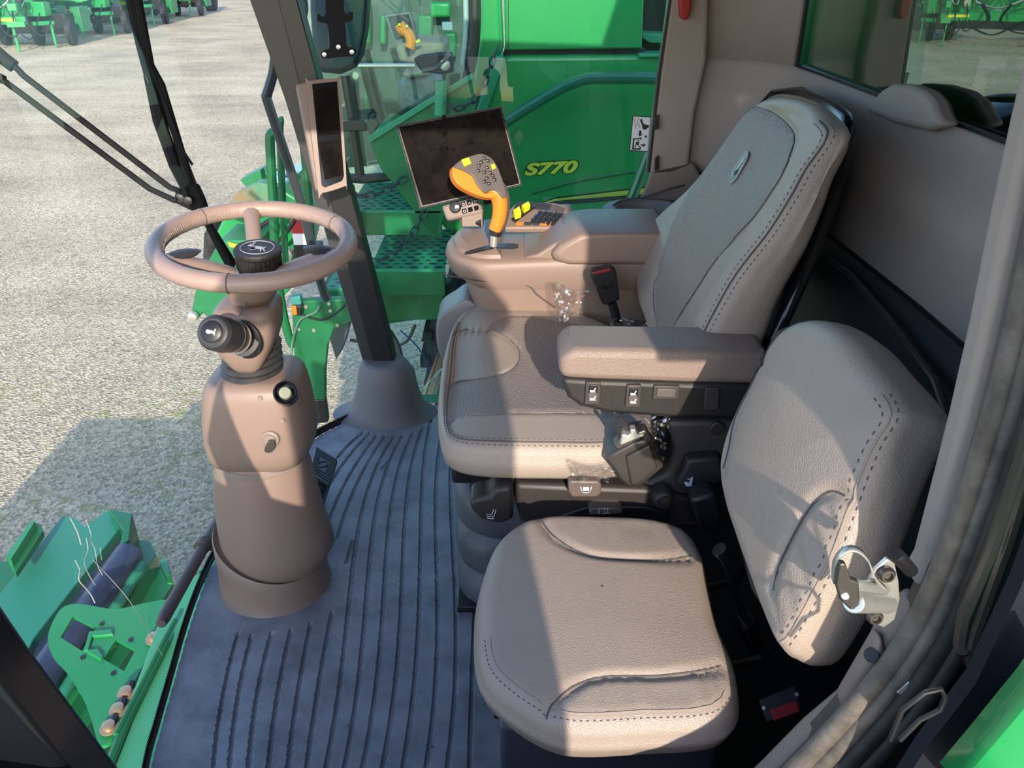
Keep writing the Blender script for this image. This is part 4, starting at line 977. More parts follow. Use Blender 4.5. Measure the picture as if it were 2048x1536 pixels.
bm = nb(); prism(bm, WL([(1166,974),(1178,974),(1178,981),(1166,981)], y=1.418), (0,-.0008,0)); poly_px(bm, [(1161,973),(1163,981),(1164,981)], 1.418, closed=False, r=.001); poly_px(bm, [(1183,973),(1181,981)], 1.418, closed=False, r=.001); poly_px(bm, [(1164,984),(1172,986),(1180,984)], 1.418, closed=False); obj('height_symbol', bm, SI, kb)
lv = side([(1177,1022),(1185,1016),(1235,1016),(1247,1022),(1246,1030),(1180,1032)], 1.425, .04, MATS['knob_brown'], 'turn_lever', bevel=.006)
bm = nb(); poly_px(bm, [(1204,1017),(1218,1017),(1220,1026),(1204,1027)], 1.422); poly_px(bm, [(1209,1019),(1215,1019),(1215,1025),(1209,1025)], 1.422); poly_px(bm, [(1198,1017),(1198,1028)], 1.422, closed=False, r=.001); obj('swivel_symbol', bm, SI, lv)
# left armrest with hinge bracket
arm = side([(1119,745),(1121,722),(1130,708),(1150,700),(1540,706),(1540,772),(1400,770),(1290,766),(1190,763),(1122,759)], 1.44, .13, LEAD, 'armrest', bevel=.018)
# tapered front of armrest top: inner side leans
side([(1122,757),(1190,761),(1400,768),(1545,771),(1545,842),(1450,838),(1330,836),(1220,828),(1160,814),(1135,796)], 1.437, .12, mat('armrest_black', (.020,.018,.017), .5, bump=.3, bscale=500), 'armrest_underside', bevel=.010)
for x, lab in ((1186, 0), (1267, 1)):
    y0 = 787+lab*6
    s_ = side([(x-14+lab,y0-22),(x+16,y0-22),(x+14,y0+22),(x-17,y0+22)], 1.430, .012, mat('switch_bezel', (.05,.045,.045), .4) if 'switch_bezel' not in MATS else MATS['switch_bezel'], 'rocker_switch', bevel=.002)
    side([(x-8,y0-16),(x+10,y0-16),(x+9,y0),(x-9,y0)], 1.4275, .006, BLK, 'rocker_top', s_, bevel=.001); side([(x-9,y0),(x+9,y0),(x+8,y0+16),(x-10,y0+16)], 1.426, .006, GRP, 'rocker_bottom', s_, bevel=.001)
    bm = nb()
    for yy in (-7, 9):
        poly_px(bm, [(x-6,y0+yy+1),(x+2,y0+yy+2),(x+5,y0+yy-4)], 1.4245, closed=False, r=.0013); poly_px(bm, [(x-6,y0+yy+4),(x+5,y0+yy+4)], 1.4245, closed=False, r=.0009)
    obj('switch_symbol', bm, WHT, s_)
b_ = side([(1308,772),(1360,773),(1358,799),(1305,799)], 1.431, .012, MATS['switch_bezel'], 'blank_plate', bevel=.002); side([(1315,778),(1352,779),(1351,795),(1313,794)], 1.428, .006, GRP, 'blank_inset', b_, bevel=.0015)
side([(1412,776),(1440,776),(1436,820),(1408,820)], 1.431, .012, MATS['switch_bezel'], 'blank_plate', bevel=.002)
hg = side([(1330,842),(1480,842),(1500,900),(1440,1000),(1390,1015),(1330,1005),(1290,1000),(1282,975),(1300,962),(1335,945),(1350,900),(1340,870)], 1.47, .06, mat('hinge_plastic', (.055,.05,.048), .5), 'armrest_support', bevel=.012)
bm = nb(); lathe(bm, [(0,.0155),(.004,.0155),(.006,.013)], W(1434,856,y=1.468), (0,-1,0), 28); obj('hinge_cap', bm, BRN, hg)
bm = nb(); lathe(bm, [(0,.026),(.02,.024),(.03,.019),(.032,.016)], W(1323,988,y=1.455), (0,-1,.1), 30); kn = obj('recliner_knob', bm, BRN, ds)
bm = nb(); c = W(1323,988,y=1.455)+V((0,-.0325,.003)); tube(bm, [c+V((.013*math.cos(t),0,.013*math.sin(t))) for t in [2*PI*k/24 for k in range(24)]], .0012, 5, closed=True)
for k in range(8): a = 2*PI*k/8; tube(bm, [c+V((.010*math.cos(a),0,.010*math.sin(a))), c+V((.0135*math.cos(a),0,.0135*math.sin(a)))], .001, 4)
obj('knob_marks', bm, BLK, kn)
rl = side([(1375,920),(1440,915),(1450,960),(1420,985),(1370,980),(1352,970),(1365,945)], 1.44, .04, DGR, 'recline_lever', bevel=.008)
bm = nb(); prism(bm, WL([(1368,964),(1373,963),(1378,966),(1382,954),(1386,954),(1383,972),(1372,972)], y=1.437), (0,-.001,0)); poly_px(bm, [(1374,957),(1380,959)], 1.437, closed=False, r=.001); obj('recline_symbol', bm, SI, rl)
# belt retractor and its bracket
ret = side([(1208,920),(1225,907),(1270,882),(1296,878),(1330,935),(1318,945),(1282,975),(1255,975),(1240,962),(1222,935)], 1.40, .08, mat('retractor_grey', (.038,.034,.031), .3), 'belt_retractor', bevel=.008)
side([(1252,915),(1300,890),(1316,935),(1280,968),(1262,972)], 1.392, .01, MATS['retractor_grey'], 'retractor_face', ret, bevel=.004)
side([(1228,893),(1240,880),(1290,860),(1294,866),(1280,880),(1236,901)], 1.395, .03, DST, 'belt_guide', ret, bevel=.003)
side([(1240,884),(1232,862),(1228,853),(1231,848),(1236,850),(1240,858),(1246,854),(1243,848),(1237,843),(1236,836),(1241,833),(1254,846),(1262,862),(1270,876)], 1.405, .003, BLK, 'hook_plate', ret, bevel=.0005)
side([(1244,870),(1252,868),(1255,872),(1262,868),(1260,860),(1272,858),(1276,868),(1290,872),(1240,892)], 1.39, .02, STEEL, 'guide_spring', ret, bevel=.003)
# belt buckle on far side
bk = side([(1180,544),(1222,536),(1232,541),(1240,600),(1212,612),(1204,608),(1182,555)], 2.04, .035, BLK, 'belt_buckle', bevel=.006)
side([(1188,545),(1220,538),(1223,541),(1190,549)], 2.035, .02, RED, 'release_button', bk, bevel=.001)
side([(1204,565),(1226,560),(1228,575),(1207,580)], 2.037, .002, GBK, 'buckle_plate', bk, bevel=.0)
bm = nb(); tube(bm, WL([(1224,606),(1230,625),(1236,650)], y=2.05), .012, 8); obj('buckle_stalk', bm, BLK, bk)
# ================= clear plastic wrap scraps =================
def wrap(px, y, label, wdt=.07, hgt=.06, seed=1, nrm=(0,-1,.3)):
    random.seed(seed); o = W(*px, y=y); n = V(nrm).normalized(); u = V((1,0,0)); v = n.cross(u)
    def f(a, b): return o+u*(a-.5)*wdt*(1-.4*b)+v*-(b-.5)*hgt*(1+.3*math.sin(5*a+seed))+n*(.014*noise.noise(V((a*4,b*4,seed)))+.012*noise.noise(V((a*9,b*9,seed+5))))
    bm = nb(); sheet(bm, f, 16, 16); return tag(obj('plastic_wrap', bm, WRAP, smooth=15), label, 'plastic wrap', None)
wrap((1140,606), 2.02, 'crumpled clear plastic wrap standing between driver seat and console', .10, .085, 1)
wrap((1185,945), 1.41, 'crumpled clear plastic wrap on the cushion edge, left of the belt retractor', .11, .04, 2)
wrap((1310,865), 1.45, 'loose clear plastic wrap under the armrest, right of the hooked plate', .07, .09, 3)
wrap((995,955), 1.50, 'small shred of clear plastic at the front lower corner of the seat', .05, .02, 4)
wrap((1255,655), 2.02, 'crumpled clear plastic wrap at the foot of the backrest, below the buckle', .12, .04, 6)

# ================= passenger seat =================
ps = thing('passenger_seat', 'small taupe folding instructor seat with two-piece bolstered pads in the foreground', 'seat', (.15,1.1,0))
po_ = [(952,1250),(958,1180),(985,1098),(1030,1052),(1090,1033),(1200,1033),(1300,1038),(1370,1060),(1405,1108),(1418,1170),(1438,1250),(1470,1330),(1478,1400),(1455,1440),(1400,1456),(1300,1462),(1180,1468),(1110,1460),(1040,1425),(975,1370),(955,1320)]
PP = [(W(x,y,z=.475).x, W(x,y,z=.475).y) for x, y in po_]
pc = Pad((0,0,.49), (1,0,0), (0,1,0), PP, .085, .035, .012, None)
t1 = [(1080,1036),(1105,1070),(1150,1097),(1210,1112),(1330,1117),(1382,1115)]; t2 = [(1092,1446),(1105,1410),(1150,1372),(1210,1352),(1310,1350),(1400,1342),(1442,1334)]
t3 = [(965,1340),(1010,1392),(1080,1437),(1150,1450),(1300,1448),(1400,1440),(1462,1418)]
for t in (t1, t2): pc.seam(t, .009, .008)
pc.wob = 0
def wr(x, y):
    a = math.exp(-((y-W(1300,1065,z=.48).y)/.03)**2)+math.exp(-((y-W(1300,1400,z=.48).y)/.035)**2)
    return .0022*math.sin(x*150+4*math.sin(x*40))*a*max(0, min(1, (x-.02)*8))
pc.extra = wr
pco = pc.build('seat_cushion', LEA, ps, nr=48)
pc.line('cushion_seam', t1, .0018, THR, pco, .0003); pc.line('cushion_seam', t2, .0018, THR, pco, .0003); pc.eline('cushion_piping', (955,1300), (1470,1430), .024, .0016, THL, pco); pc.eline('stitching', (955,1300), (1470,1430), .015, .001, THR, pco, dash=.005)
bm = nb(); q = pc.uv(1204,1172); lathe(bm, [(0,.003),(.0006,.002)], pc.P(q.x,q.y,0), (0,0,1), 10); obj('small_stain', bm, MATS['knob_brown'], pco)
rp = math.radians(22); nP = V((-math.cos(rp), -.10, math.sin(rp))).normalized(); vP = V((math.sin(rp), 0, math.cos(rp))); uP = vP.cross(nP).normalized(); vP = nP.cross(uP).normalized(); pp0 = V((.409,1.023,.816))
pbo = [(1600,632),(1560,650),(1532,685),(1500,745),(1466,810),(1440,880),(1430,940),(1440,1010),(1465,1090),(1492,1165),(1520,1240),(1546,1296),(1566,1306),(1610,1240),(1665,1140),(1702,1050),(1735,960),(1768,880),(1800,822),(1775,770),(1735,722),(1690,668),(1645,637)]
pb_ = Pad(pp0, uP, vP, P2pl(pbo, pp0, uP, vP), .10, .03, .018, None)
s1_ = [(1692,992),(1660,983),(1617,1009),(1573,1082),(1550,1140),(1543,1180)]; s2_ = [(1530,700),(1514,745),(1472,831),(1454,899),(1446,937)]
s3_ = [(1785,824),(1757,884),(1722,962),(1690,1052),(1654,1138),(1602,1232),(1562,1296)]
for t in (s1_, s2_): pb_.seam(t, .008, .009)
bol2 = pb_.inside(smooth2(s1_)+[(1562,1296),(1602,1232),(1654,1138),(1690,1052)])
def pleat(x, y):
    if not bol2(x, y): return 0
    sm = pb_.seams[0][0]; d = min(seg_d(V((x, y)), a, b) for a, b in zip(sm, sm[1:])); return .0022*math.sin(y*170+x*60)*max(0, min(1, (d-.008)/.025))
pb_.extra = pleat
pbb = pb_.build('backrest', LEA, ps, nr=48)
pb_.line('backrest_seam', s1_, .0018, THR, pbb, .0003); pb_.line('backrest_seam', s2_, .0014, THR, pbb, .0); pb_.eline('side_piping', (1775,790), (1562,1290), .016, .0018, THL, pbb, ccw=False)
pb_.eline('stitching', (1775,790), (1562,1290), .009, .0011, THR, pbb, ccw=False, dash=.007); pb_.eline('stitching', (1775,790), (1562,1290), .025, .0011, THR, pbb, ccw=False, dash=.007)
bm = nb(); prism(bm, WL([(1550,660),(1600,640),(1700,690),(1780,790),(1800,850),(1740,960),(1690,1060),(1560,1280),(1500,1180),(1450,1000),(1440,930),(1500,760)], pl=(pp0-nP*.10, nP)), -nP*.02); obj('back_board', bm, BLK, ps, bevel=.006)
bm = nb(); box(bm, (.16,1.12,.19), (.36,.40,.38)); obj('seat_box', bm, mat('seat_box_plastic', (.05,.055,.07), .45, bump=.1, bscale=500), ps, bevel=.01)
bm = nb(); box(bm, (.14,1.12,.395), (.34,.38,.02)); obj('seat_board', bm, BLK, ps, bevel=.004)
bm = nb()
tube(bm, WL([(1440,1100),(1455,1140),(1475,1200),(1495,1250)], y=1.15), .0065, 12); obj('gas_spring_rod', bm, GBK, ps)
bm = nb(); tube(bm, WL([(1495,1250),(1515,1310)], y=1.14), .016, 14); obj('gas_spring_body', bm, GBK, ps)
bm = nb(); tube(bm, WL([(1438,1098),(1450,1112)], y=1.15), .014, 14); obj('spring_collar', bm, GBK, ps)
bm = nb(); tube(bm, WL([(1488,1242),(1500,1262)], y=1.14), .02, 14); obj('spring_collar', bm, GBK, ps)
bm = nb(); prism(bm, WL([(1380,1000),(1430,985),(1445,1020),(1440,1080),(1400,1060)], y=1.36), (0,.05,0)); obj('hinge_block', bm, BLK, ps, bevel=.01)
for yy in (1.05, 1.25):
    bm = nb(); tube(bm, [V((.31,yy,.36)), V((.44,yy,.40)), V((.50,yy,.6))], .010, 8); obj('hinge_arm', bm, GBK, ps)
# small red-faced box low beside the seat
fz = thing('fuse_cover', 'small black box with a red panel low beside the door sill', 'box', W(1560,1410,y=.86))
cbz = W(1560,1408,y=.95)
nz = V((-.1,-.62,.78)).normalized(); pz = cbz
bm = nb(); prism(bm, WL([(1516,1400),(1590,1370),(1605,1415),(1535,1446)], pl=(pz, nz)), -nz*.02); obj('box_body', bm, mat('fuse_black', (.018,.02,.026), .4), fz, bevel=.003)
bm = nb(); prism(bm, WL([(1538,1420),(1590,1401),(1599,1423),(1547,1442)], pl=(pz+nz*.001, nz)), nz*.004); obj('red_panel', bm, RED, fz, bevel=.001)
for p in ((1527,1416),(1593,1389)):
    bm = nb(); lathe(bm, [(0,.0035),(.002,.003)], W(*p, pl=(pz+nz*.001, nz)), nz, 12); obj('screw', bm, STEEL, fz)

# ================= right hand console =================
cs = thing('side_console', 'taupe control console to the right of the driver seat with padded lid and keypad', 'console', (.1,2.3,.4))
def plan_o(x0, x1, y0, y1, r, n=8):
    out = []
    for k in range(n*2+1): t = PI/2+PI*k/(2*n); out.append((x0+(y1-y0)/2*r+(y1-y0)/2*r*math.cos(t), (y0+y1)/2+(y1-y0)/2*math.sin(t)))
    return out+[(x1, y0), (x1, y1)]
def zring(o, z): return [V((x, y, z(x) if callable(z) else z)) for x, y in o]
def body(rows, name, m, bevel=0, smooth=40):
    bm = nb(); loft(bm, [zring(plan_o(*r[:5]), r[5]) for r in rows]); return obj(name, bm, m, cs, bevel=bevel, smooth=smooth)
body([(-.06,.42,2.17,2.46,.5,.30),(-.13,.42,2.155,2.48,.55,.60),(-.145,.42,2.15,2.49,.6,.655)], 'console_lower', PLA)
body([(-.150,.42,2.146,2.495,.62,.655),(-.185,.42,2.14,2.50,.7,.675),(-.195,.42,2.14,2.50,.72,.71),(-.190,.42,2.14,2.50,.72,lambda x: .728+.02*max(0,min(1,(x-.0)/.1))),(-.180,.42,2.15,2.49,.72,lambda x: .738+.02*max(0,min(1,(x)/.1)))], 'console_body', PLA, smooth=50)
bm = nb()
loft(bm, [zring(plan_o(-.172,-.03,2.16,2.49,.7), .736), zring(plan_o(-.168,-.032,2.165,2.485,.7), .750), zring(plan_o(-.150,-.045,2.19,2.46,.7), .762)]); obj('console_nose', bm, PLA, cs, smooth=30)
# swoosh crease + slot
bm = nb(); tube(bm, smoothpts(WL([(882,548),(960,562),(1050,570),(1075,590),(1110,615)], y=2.143), 5), .002, 5); obj('console_seam', bm, THR, cs)
bm = nb(); prism(bm, smoothpts(WL([(932,505),(975,493),(1000,489),(1030,489),(1037,493),(1030,497),(1000,496),(975,500),(940,508)], z=.760), 3, True), (0,0,.003)); obj('lever_slot', bm, BLK, cs)
bm = nb(); prism(bm, smoothpts(WL([(872,655),(880,632),(905,615),(935,600),(960,640),(930,760),(896,735),(876,700)], y=2.22), 4, True), (0,.14,0)); obj('console_foot', bm, mat('foot_grey', (.20,.205,.215), .45), cs, bevel=.015)
bm = nb(); prism(bm, WL([(884,718),(935,740),(930,830),(890,826)], y=2.26), (0,.08,0)); obj('console_bracket', bm, MATS['foot_grey'], cs, bevel=.01)
# padded lid
bm = nb(); YL0, YL1 = 2.12, 2.36
def lidring(y, d):
    P = [(.115,.745+0),(.105,.765),(.125,.79),(.175,.820),(.22,.826),(.42,.826),(.42,.735),(.20,.735),(.15,.735)]
    c = (.28,.79); return [V((c[0]+(x-c[0])*(1-d), y, c[1]+(z-c[1])*(1-d*1.2))) for x, z in P]
loft(bm, [lidring(YL0, .1), lidring(YL0+.012, 0), lidring(YL1-.012, 0), lidring(YL1, .1)]); obj('console_lid', bm, PLA, cs, bevel=.012)
# raised shoulder ahead of lid
bm = nb(); P = [(.03,.745),(.07,.757),(.11,.785),(.15,.804),(.18,.806),(.18,.735)]; prism(bm, [V((x,2.15,z)) for x, z in P], (0,.33,0)); obj('console_shoulder', bm, PLA, cs, bevel=.010)
# keypad panel
kn_ = V((.08,-.30,.95)).normalized(); kp0 = W(1090,430,y=2.36)
def kq(pts, off=0): return WL(pts, pl=(kp0+kn_*off, kn_))
bm = nb(); prism(bm, kq([(1010,455),(1012,425),(1035,402),(1070,403),(1110,405),(1140,412),(1158,424),(1150,455)]), -kn_*.02); kpo = obj('keypad_panel', bm, PLA, cs, bevel=.006)
kk = [(1034,405),(1048,405),(1062,405),(1076,406),(1090,407),(1104,409),(1118,412),(1132,417)]
for i in range(len(kk)-1):
    for j in range(2):
        x, y = kk[i]; x2, y2 = kk[i+1]; d = 7*j; bm = nb()
        prism(bm, kq([(x-1-j*3,y+d+1),(x2-2-j*3,y2+d+1),(x2-4-j*3,y2+d+6),(x-3-j*3,y+d+6)]), kn_*.004); obj('key', bm, DGR if i < 5 else GRP, kpo)
for i in range(5):
    for j in range(3):
        x = 1078+i*10-j*7; y = 424+i*1.2+j*8; bm = nb(); prism(bm, kq([(x,y),(x+8,y+1),(x+5,y+7),(x-3,y+6)]), kn_*.005); obj('key', bm, BLK, kpo)
for i in range(6):
    x = 1034+i*16; bm = nb(); prism(bm, kq([(x,446),(x+13,446.5),(x+11,451),(x-2,450)]), kn_*.004); obj('key', bm, ORG if i in (0,3,4,5) else DGR, kpo)
bm = nb(); tube(bm, smoothpts(kq([(1062,438),(1075,428),(1100,420)], .004), 4), .0012, 5); obj('panel_line', bm, mat('blue_line', (.05,.1,.3), .5), kpo)
for q in ([(1025,430),(1038,422),(1042,436),(1030,440)], [(1042,420),(1056,412),(1060,420),(1048,428)]):
    bm = nb(); prism(bm, kq(q, .004), kn_*.018); obj('yellow_paddle', bm, YBT, cs, bevel=.002)
bm = nb(); prism(bm, kq([(1022,440),(1062,410),(1068,418),(1030,446)], .0), kn_*.006); obj('paddle_base', bm, BLK, cs, bevel=.002)
# cup holder pod
bm = nb(); C3 = V((.415,2.50,0)); rg = [[V((C3.x+(.14*s_)*math.cos(t), C3.y+.13*s_*math.sin(t), z)) for t in [2*PI*k/40 for k in range(40)]] for s_, z in ((1.1,.58),(1.05,.70),(1.0,.765),(.96,.782),(.72,.788),(.66,.780),(.62,.73),(.60,.70))]
loft(bm, rg); cu_ = obj('cup_holder', bm, mat('pod_grey', (.20,.19,.20), .55), cs, smooth=50)
bm = nb(); prism(bm, WL([(1222,430),(1252,418),(1254,425),(1248,434),(1228,434)], y=2.37), (0,.004,0)); obj('pod_socket', bm, BLK, cs)
bm = nb(); tube(bm, smoothpts(WL([(1212,428),(1225,412),(1240,402),(1262,397),(1285,395),(1310,388),(1340,378),(1370,370)], y=2.52), 4), .003, 7); tag(obj('power_cable', bm, BLK), 'thin black cable running from the console to the right rear pillar', 'cable')

# ================= control lever (joystick) =================
js = thing('control_lever', 'orange and grey multifunction control lever with keypad head', 'joystick', W(990,490,y=2.2))
YJ = 2.2
def jc(pts, y=YJ): return WL(pts, y=y)
def sect(pts, rads, name, m, parent=js, yo=0, asp=.8):
    bm = nb(); P = smoothpts(jc(pts, YJ+yo), 4); n = len(P)
    Rr = smoothpts([(r, 0, 0) for r in rads], 4)
    tube(bm, P, lambda t: Rr[min(n-1, round(t*(n-1)))].x, 16, sx=asp); return obj(name, bm, m, parent, smooth=60)
bm = nb(); tube(bm, jc([(987,492),(989,470),(991,462)]), .011, 14); obj('lever_shaft', bm, STEEL, js)
bm = nb(); tube(bm, jc([(990,470),(992,460)]), .017, 14); obj('lever_collar', bm, BLK, js)
sect([(993,464),(1001,440),(1005,415),(1003,392),(995,378),(985,368)], [.016,.019,.021,.022,.024,.024], 'grip_spine', GRP, yo=.004)
sect([(989,460),(997,438),(1000,415),(997,396),(988,384),(975,378)], [.017,.019,.020,.021,.021,.018], 'grip_front', ORG, yo=-.008)
bm = nb(); jn = V((.35,-.85,.45)).normalized(); jp = W(965,350,y=YJ-.02)
hd = smooth2o([(908,333),(925,318),(950,309),(965,307),(982,315),(994,330),(1003,352),(1013,385),(1008,396),(995,384),(985,380),(970,385),(955,370),(945,352),(925,340)])
prism(bm, WL(hd, pl=(jp, jn)), -jn*.030); ho = obj('lever_head', bm, GRP, js, bevel=.009)
bm = nb(); oo = smooth2o([(905,336),(912,333),(930,342),(948,354),(958,370),(970,386),(985,383),(996,390),(985,396),(968,394),(945,386),(920,372),(907,355)])
prism(bm, WL(oo, pl=(jp-jn*.006, jn)), -jn*.030); obj('palm_shell', bm, ORG, js, bevel=.010)
def jb(pts, m, t, name, par=ho): 
    bm = nb(); prism(bm, WL(pts, pl=(jp, jn)), jn*t); return obj(name, bm, m, par, bevel=.0008)
jb([(922,320),(936,316),(942,328),(928,334)], YBT, .006, 'yellow_button'); jb([(981,330),(988,328),(991,337),(984,340)], YBT, .005, 'yellow_button')
for x, y in ((967,317),(975,322),(962,325),(957,332),(956,342),(968,345),(973,336),(979,346),(985,352),(988,360),(973,357),(968,364),(977,368)):
    jb([(x-3.5,y-3),(x+3,y-3.5),(x+4,y+2.5),(x-2.5,y+3)], BLK, .004, 'key')
    bm = nb(); tube(bm, WL([(x-1.5,y+1),(x,y-1.2),(x+2,y)], pl=(jp+jn*.0045, jn)), .0005, 4); obj('key_print', bm, WHT, ho)
# ================= monitor =================
mn = thing('monitor', 'large dusty black display screen behind the control lever', 'monitor', W(920,320,y=2.36))
mN = V((-.02,-.95,.30)).normalized(); m0 = W(918,315,y=2.38)
bm = nb(); prism(bm, WL([(792,250),(1003,212),(1044,370),(840,418)], pl=(m0, mN)), -mN*.022); obj('monitor_case', bm, BLK, mn, bevel=.004)
bm = nb(); prism(bm, WL([(798,254),(1000,217),(1039,367),(845,411)], pl=(m0+mN*.0005, mN)), mN*.001); obj('monitor_screen', bm, SCR, mn)
bm = nb(); P = WL([(793,251),(1003,213),(1043,370),(840,417)], pl=(m0+mN*.001, mN)); tube(bm, P, .0014, 5, closed=True); obj('monitor_bezel', bm, GRP, mn)
random.seed(3); bm = nb()
for i in range(44):
    x, y = random.choice([(random.gauss(870,22), random.gauss(295,22)), (random.gauss(965,28), random.gauss(268,28)), (random.gauss(930,45), random.gauss(295,35))])
    r = random.uniform(1.5,4.6); P = WL(ell(x, y, r, r*random.uniform(.8,1.5), 14), pl=(m0+mN*.0018, mN))
    if 805 < x < 1025 and 232 < y < 395: prism(bm, P, mN*.0002)
o_ = obj('finger_marks', bm, mat('smudge', (.003,.003,.003), .8, spec=.1), mn); o_['kind'] = 'stuff'; 
bm = nb(); tube(bm, [m0-mN*.02, W(950,440,y=2.4)], .014, 10); obj('monitor_stem', bm, PLAT, mn)
# switch module under the monitor
sm_ = thing('switch_module', 'small taupe switch box with round dial under the monitor', 'switch box', W(925,420,y=2.3))
sN = V((-.1,-.9,.45)).normalized(); s0 = W(925,418,y=2.30)
def sq(pts, m, t, name, par=None, off=0, bevel=.001): bm = nb(); prism(bm, WL(pts, pl=(s0+sN*off, sN)), sN*t); return obj(name, bm, m, par or sm_, bevel=bevel)
sq([(882,411),(955,393),(967,425),(893,441)], PLAT, -.03, 'module_box', bevel=.008)
sq([(903,411),(953,398),(960,421),(910,434)], PLA, .002, 'module_face', bevel=.001)
bm = nb(); lathe(bm, [(0,.017),(.008,.016),(.010,.014),(.0105,.006)], W(911,415,pl=(s0,sN)), sN, 30); kd = obj('dial', bm, BLK, sm_, smooth=20)
bm = nb(); c = W(914,414,pl=(s0+sN*.011,sN)); box(bm, c, (.010,.002,.010)); obj('dial_mark', bm, WHT, kd)
for i in range(3):
    for j in range(2):
        x = 921+i*12+j*2.5; y = 405-i*3+j*14; k_ = sq([(x,y),(x+9,y-2.3),(x+11,y+7),(x+2,y+9.5)], GBK, .004, 'push_button')
        if j == 0 or i == 0:
            bm = nb(); cpt = [(x+3.5,y+5.5),(x+8,y+4.5),(x+7,y+1.5)] if i == 1 else ell(x+5.5, y+3.5, 2.4, 2.4, 10); tube(bm, WL(cpt, pl=(s0+sN*.0045, sN)), .0007, 4, closed=True); obj('button_print', bm, WHT, k_)
sq([(962,392),(985,388),(990,402),(968,412)], GBK, -.01, 'side_buttons')
bm = nb(); box(bm, W(945,432,y=2.32), (.06,.05,.05)); tube(bm, WL([(925,430),(930,452)], y=2.34), .012, 10); obj('module_foot', bm, PLAT, sm_, bevel=.006)
bm = nb(); lathe(bm, [(0,.014),(.022,.014)], W(950,443,y=2.31), (1,-.3,0), 20); obj('thumb_wheel', bm, BLK, sm_)

# ================= corner post display on the pillar =================
pd_ = thing('pillar_display', 'tall narrow display in a taupe bezel mounted on the dark right front pillar', 'display', W(655,275,y=2.4))
dN = V((.30,-.90,.30)).normalized(); d0 = W(655,275,y=2.42)
def dq(pts, m, t, name, off=0, bevel=.002): bm = nb(); prism(bm, WL(pts, pl=(d0+dN*off, dN)), dN*t); return obj(name, bm, m, pd_, bevel=bevel)
dq(smooth2o([(613,172),(620,162),(672,157),(680,166),(693,360),(690,372),(645,386),(636,380)]), PLA, -.02, 'display_bezel', bevel=.004)
dq([(592,168),(625,162),(680,165),(690,360),(640,385),(632,380)], PLAT, -.035, 'display_housing', off=-.021, bevel=.006)
dq([(624,168),(674,163),(688,352),(684,362),(650,375),(643,371)], GBK, .0015, 'display_face', off=0)
dq([(628,178),(672,172),(679,268),(636,272)], SCR, .001, 'display_screen', off=.0015, bevel=0); dq([(637,284),(680,280),(686,350),(650,360)], SCR, .001, 'display_screen', off=.0015, bevel=0)
bm = nb(); tube(bm, [d0-dN*.05, W(640,275,y=2.60)], .03, 12); obj('display_mount', bm, BLK, pd_)
# emergency exit sticker on the right glass
st_ = thing('exit_sticker', 'white emergency exit pictogram sticker on the right side glass', 'sticker', W(1282,268,y=2.69))
def sp(pts, m, name, off, par): bm = nb(); prism(bm, WL(pts, y=2.694-off), (0,-.0004,0)); return obj(name, bm, m, par)
so_ = sp([(1265,231),(1303,233),(1297,304),(1258,302)], BLK, 'sticker_border', 0, st_); sp([(1267,233),(1301,235),(1295,302),(1260,300)], mat('sticker_white', (.8,.82,.85), .4), 'sticker_face', .0006, st_)
bm = nb()
def sg_(pts): prism(bm, WL(pts, y=2.6926), (0,-.0004,0))
sg_([(1278,261),(1283,261),(1283,268),(1286,268),(1280,273),(1275,268),(1278,268)])
sg_([(1266,277),(1283,275),(1283,280),(1281,280),(1281,278),(1269,279),(1267,296),(1279,297),(1280,294),(1282,294),(1281,300),(1264,299)])
sg_(ell(1277,281,1.8,1.8,10)); sg_([(1275,283),(1279,284),(1277,290),(1281,294),(1279,297),(1278,293),(1273,289),(1270,295),(1268,294),(1272,288),(1271,285)])
sg_([(1281,289),(1287,289),(1286,286),(1292,290),(1285,295),(1286,292),(1281,291)])
sg_([(1280,239),(1284,237),(1286,246),(1290,249),(1297,250),(1298,254),(1290,260),(1285,258),(1284,251),(1281,244)])
sg_([(1289,271),(1294,271),(1294,275),(1289,275)])
obj('pictogram', bm, BLK, st_)
bm = nb(); tube(bm, WL([(1268,237),(1277,236),(1280,255),(1271,257)], y=2.6925), .0006, 4, closed=True); tube(bm, WL([(1268,237),(1280,255)], y=2.6925), .0005, 4); tube(bm, WL([(1277,236),(1271,257)], y=2.6925), .0005, 4); obj('pictogram_outline', bm, GRY, st_)
RAILM = mat('ladder_green_shaded', (.01,.13,.045), .4)  # green darkened in place of shade on the ladder rails

nc = thing('neighbour_combine', 'second green combine parked alongside, yellow lettering on its flank, seen through the right glass', 'combine', (-.1,5.2,-2))
def ns(pts, y, dy, m, name, parent=nc, bevel=.006, smooth=35):
    bm = nb(); prism(bm, WL(pts, y=y), (0, dy, 0)); return obj(name, bm, m, parent, bevel=bevel, smooth=smooth)
def nt_(pts, y, r, m, name, parent=nc, seg=10, sm=4):
    bm = nb(); P = WL(pts, y=y) if not isinstance(y, list) else [W(a, b, y=yy) for (a, b), yy in zip(pts, y)]
    tube(bm, smoothpts(P, sm) if sm > 1 else P, r, seg); return obj(name, bm, m, parent)
YN = 5.5
bpn = ns([(1002,116),(1020,111),(1700,108),(1700,430),(1330,480),(1050,600),(900,470),(785,345),(745,272),(760,250),(945,300)], YN, .5, GRN, 'side_panel', bevel=.03)
ns([(1008,-60),(1290,-60),(1284,97),(1010,101)], YN, .5, GRN, 'upper_panel', bevel=.012)
ns([(1008,99),(1290,95),(1290,112),(1008,116)], YN+.06, .3, BLK, 'panel_gap')
ns([(1016,-60),(1017.5,-60),(1017.5,112),(1016,112)], YN-.003, .01, BLK, 'panel_seam', bevel=0)
ns([(985,112),(1005,112),(1012,116),(948,300),(930,300)], YN-.06, .3, TEAL, 'corner_post', bevel=.03)
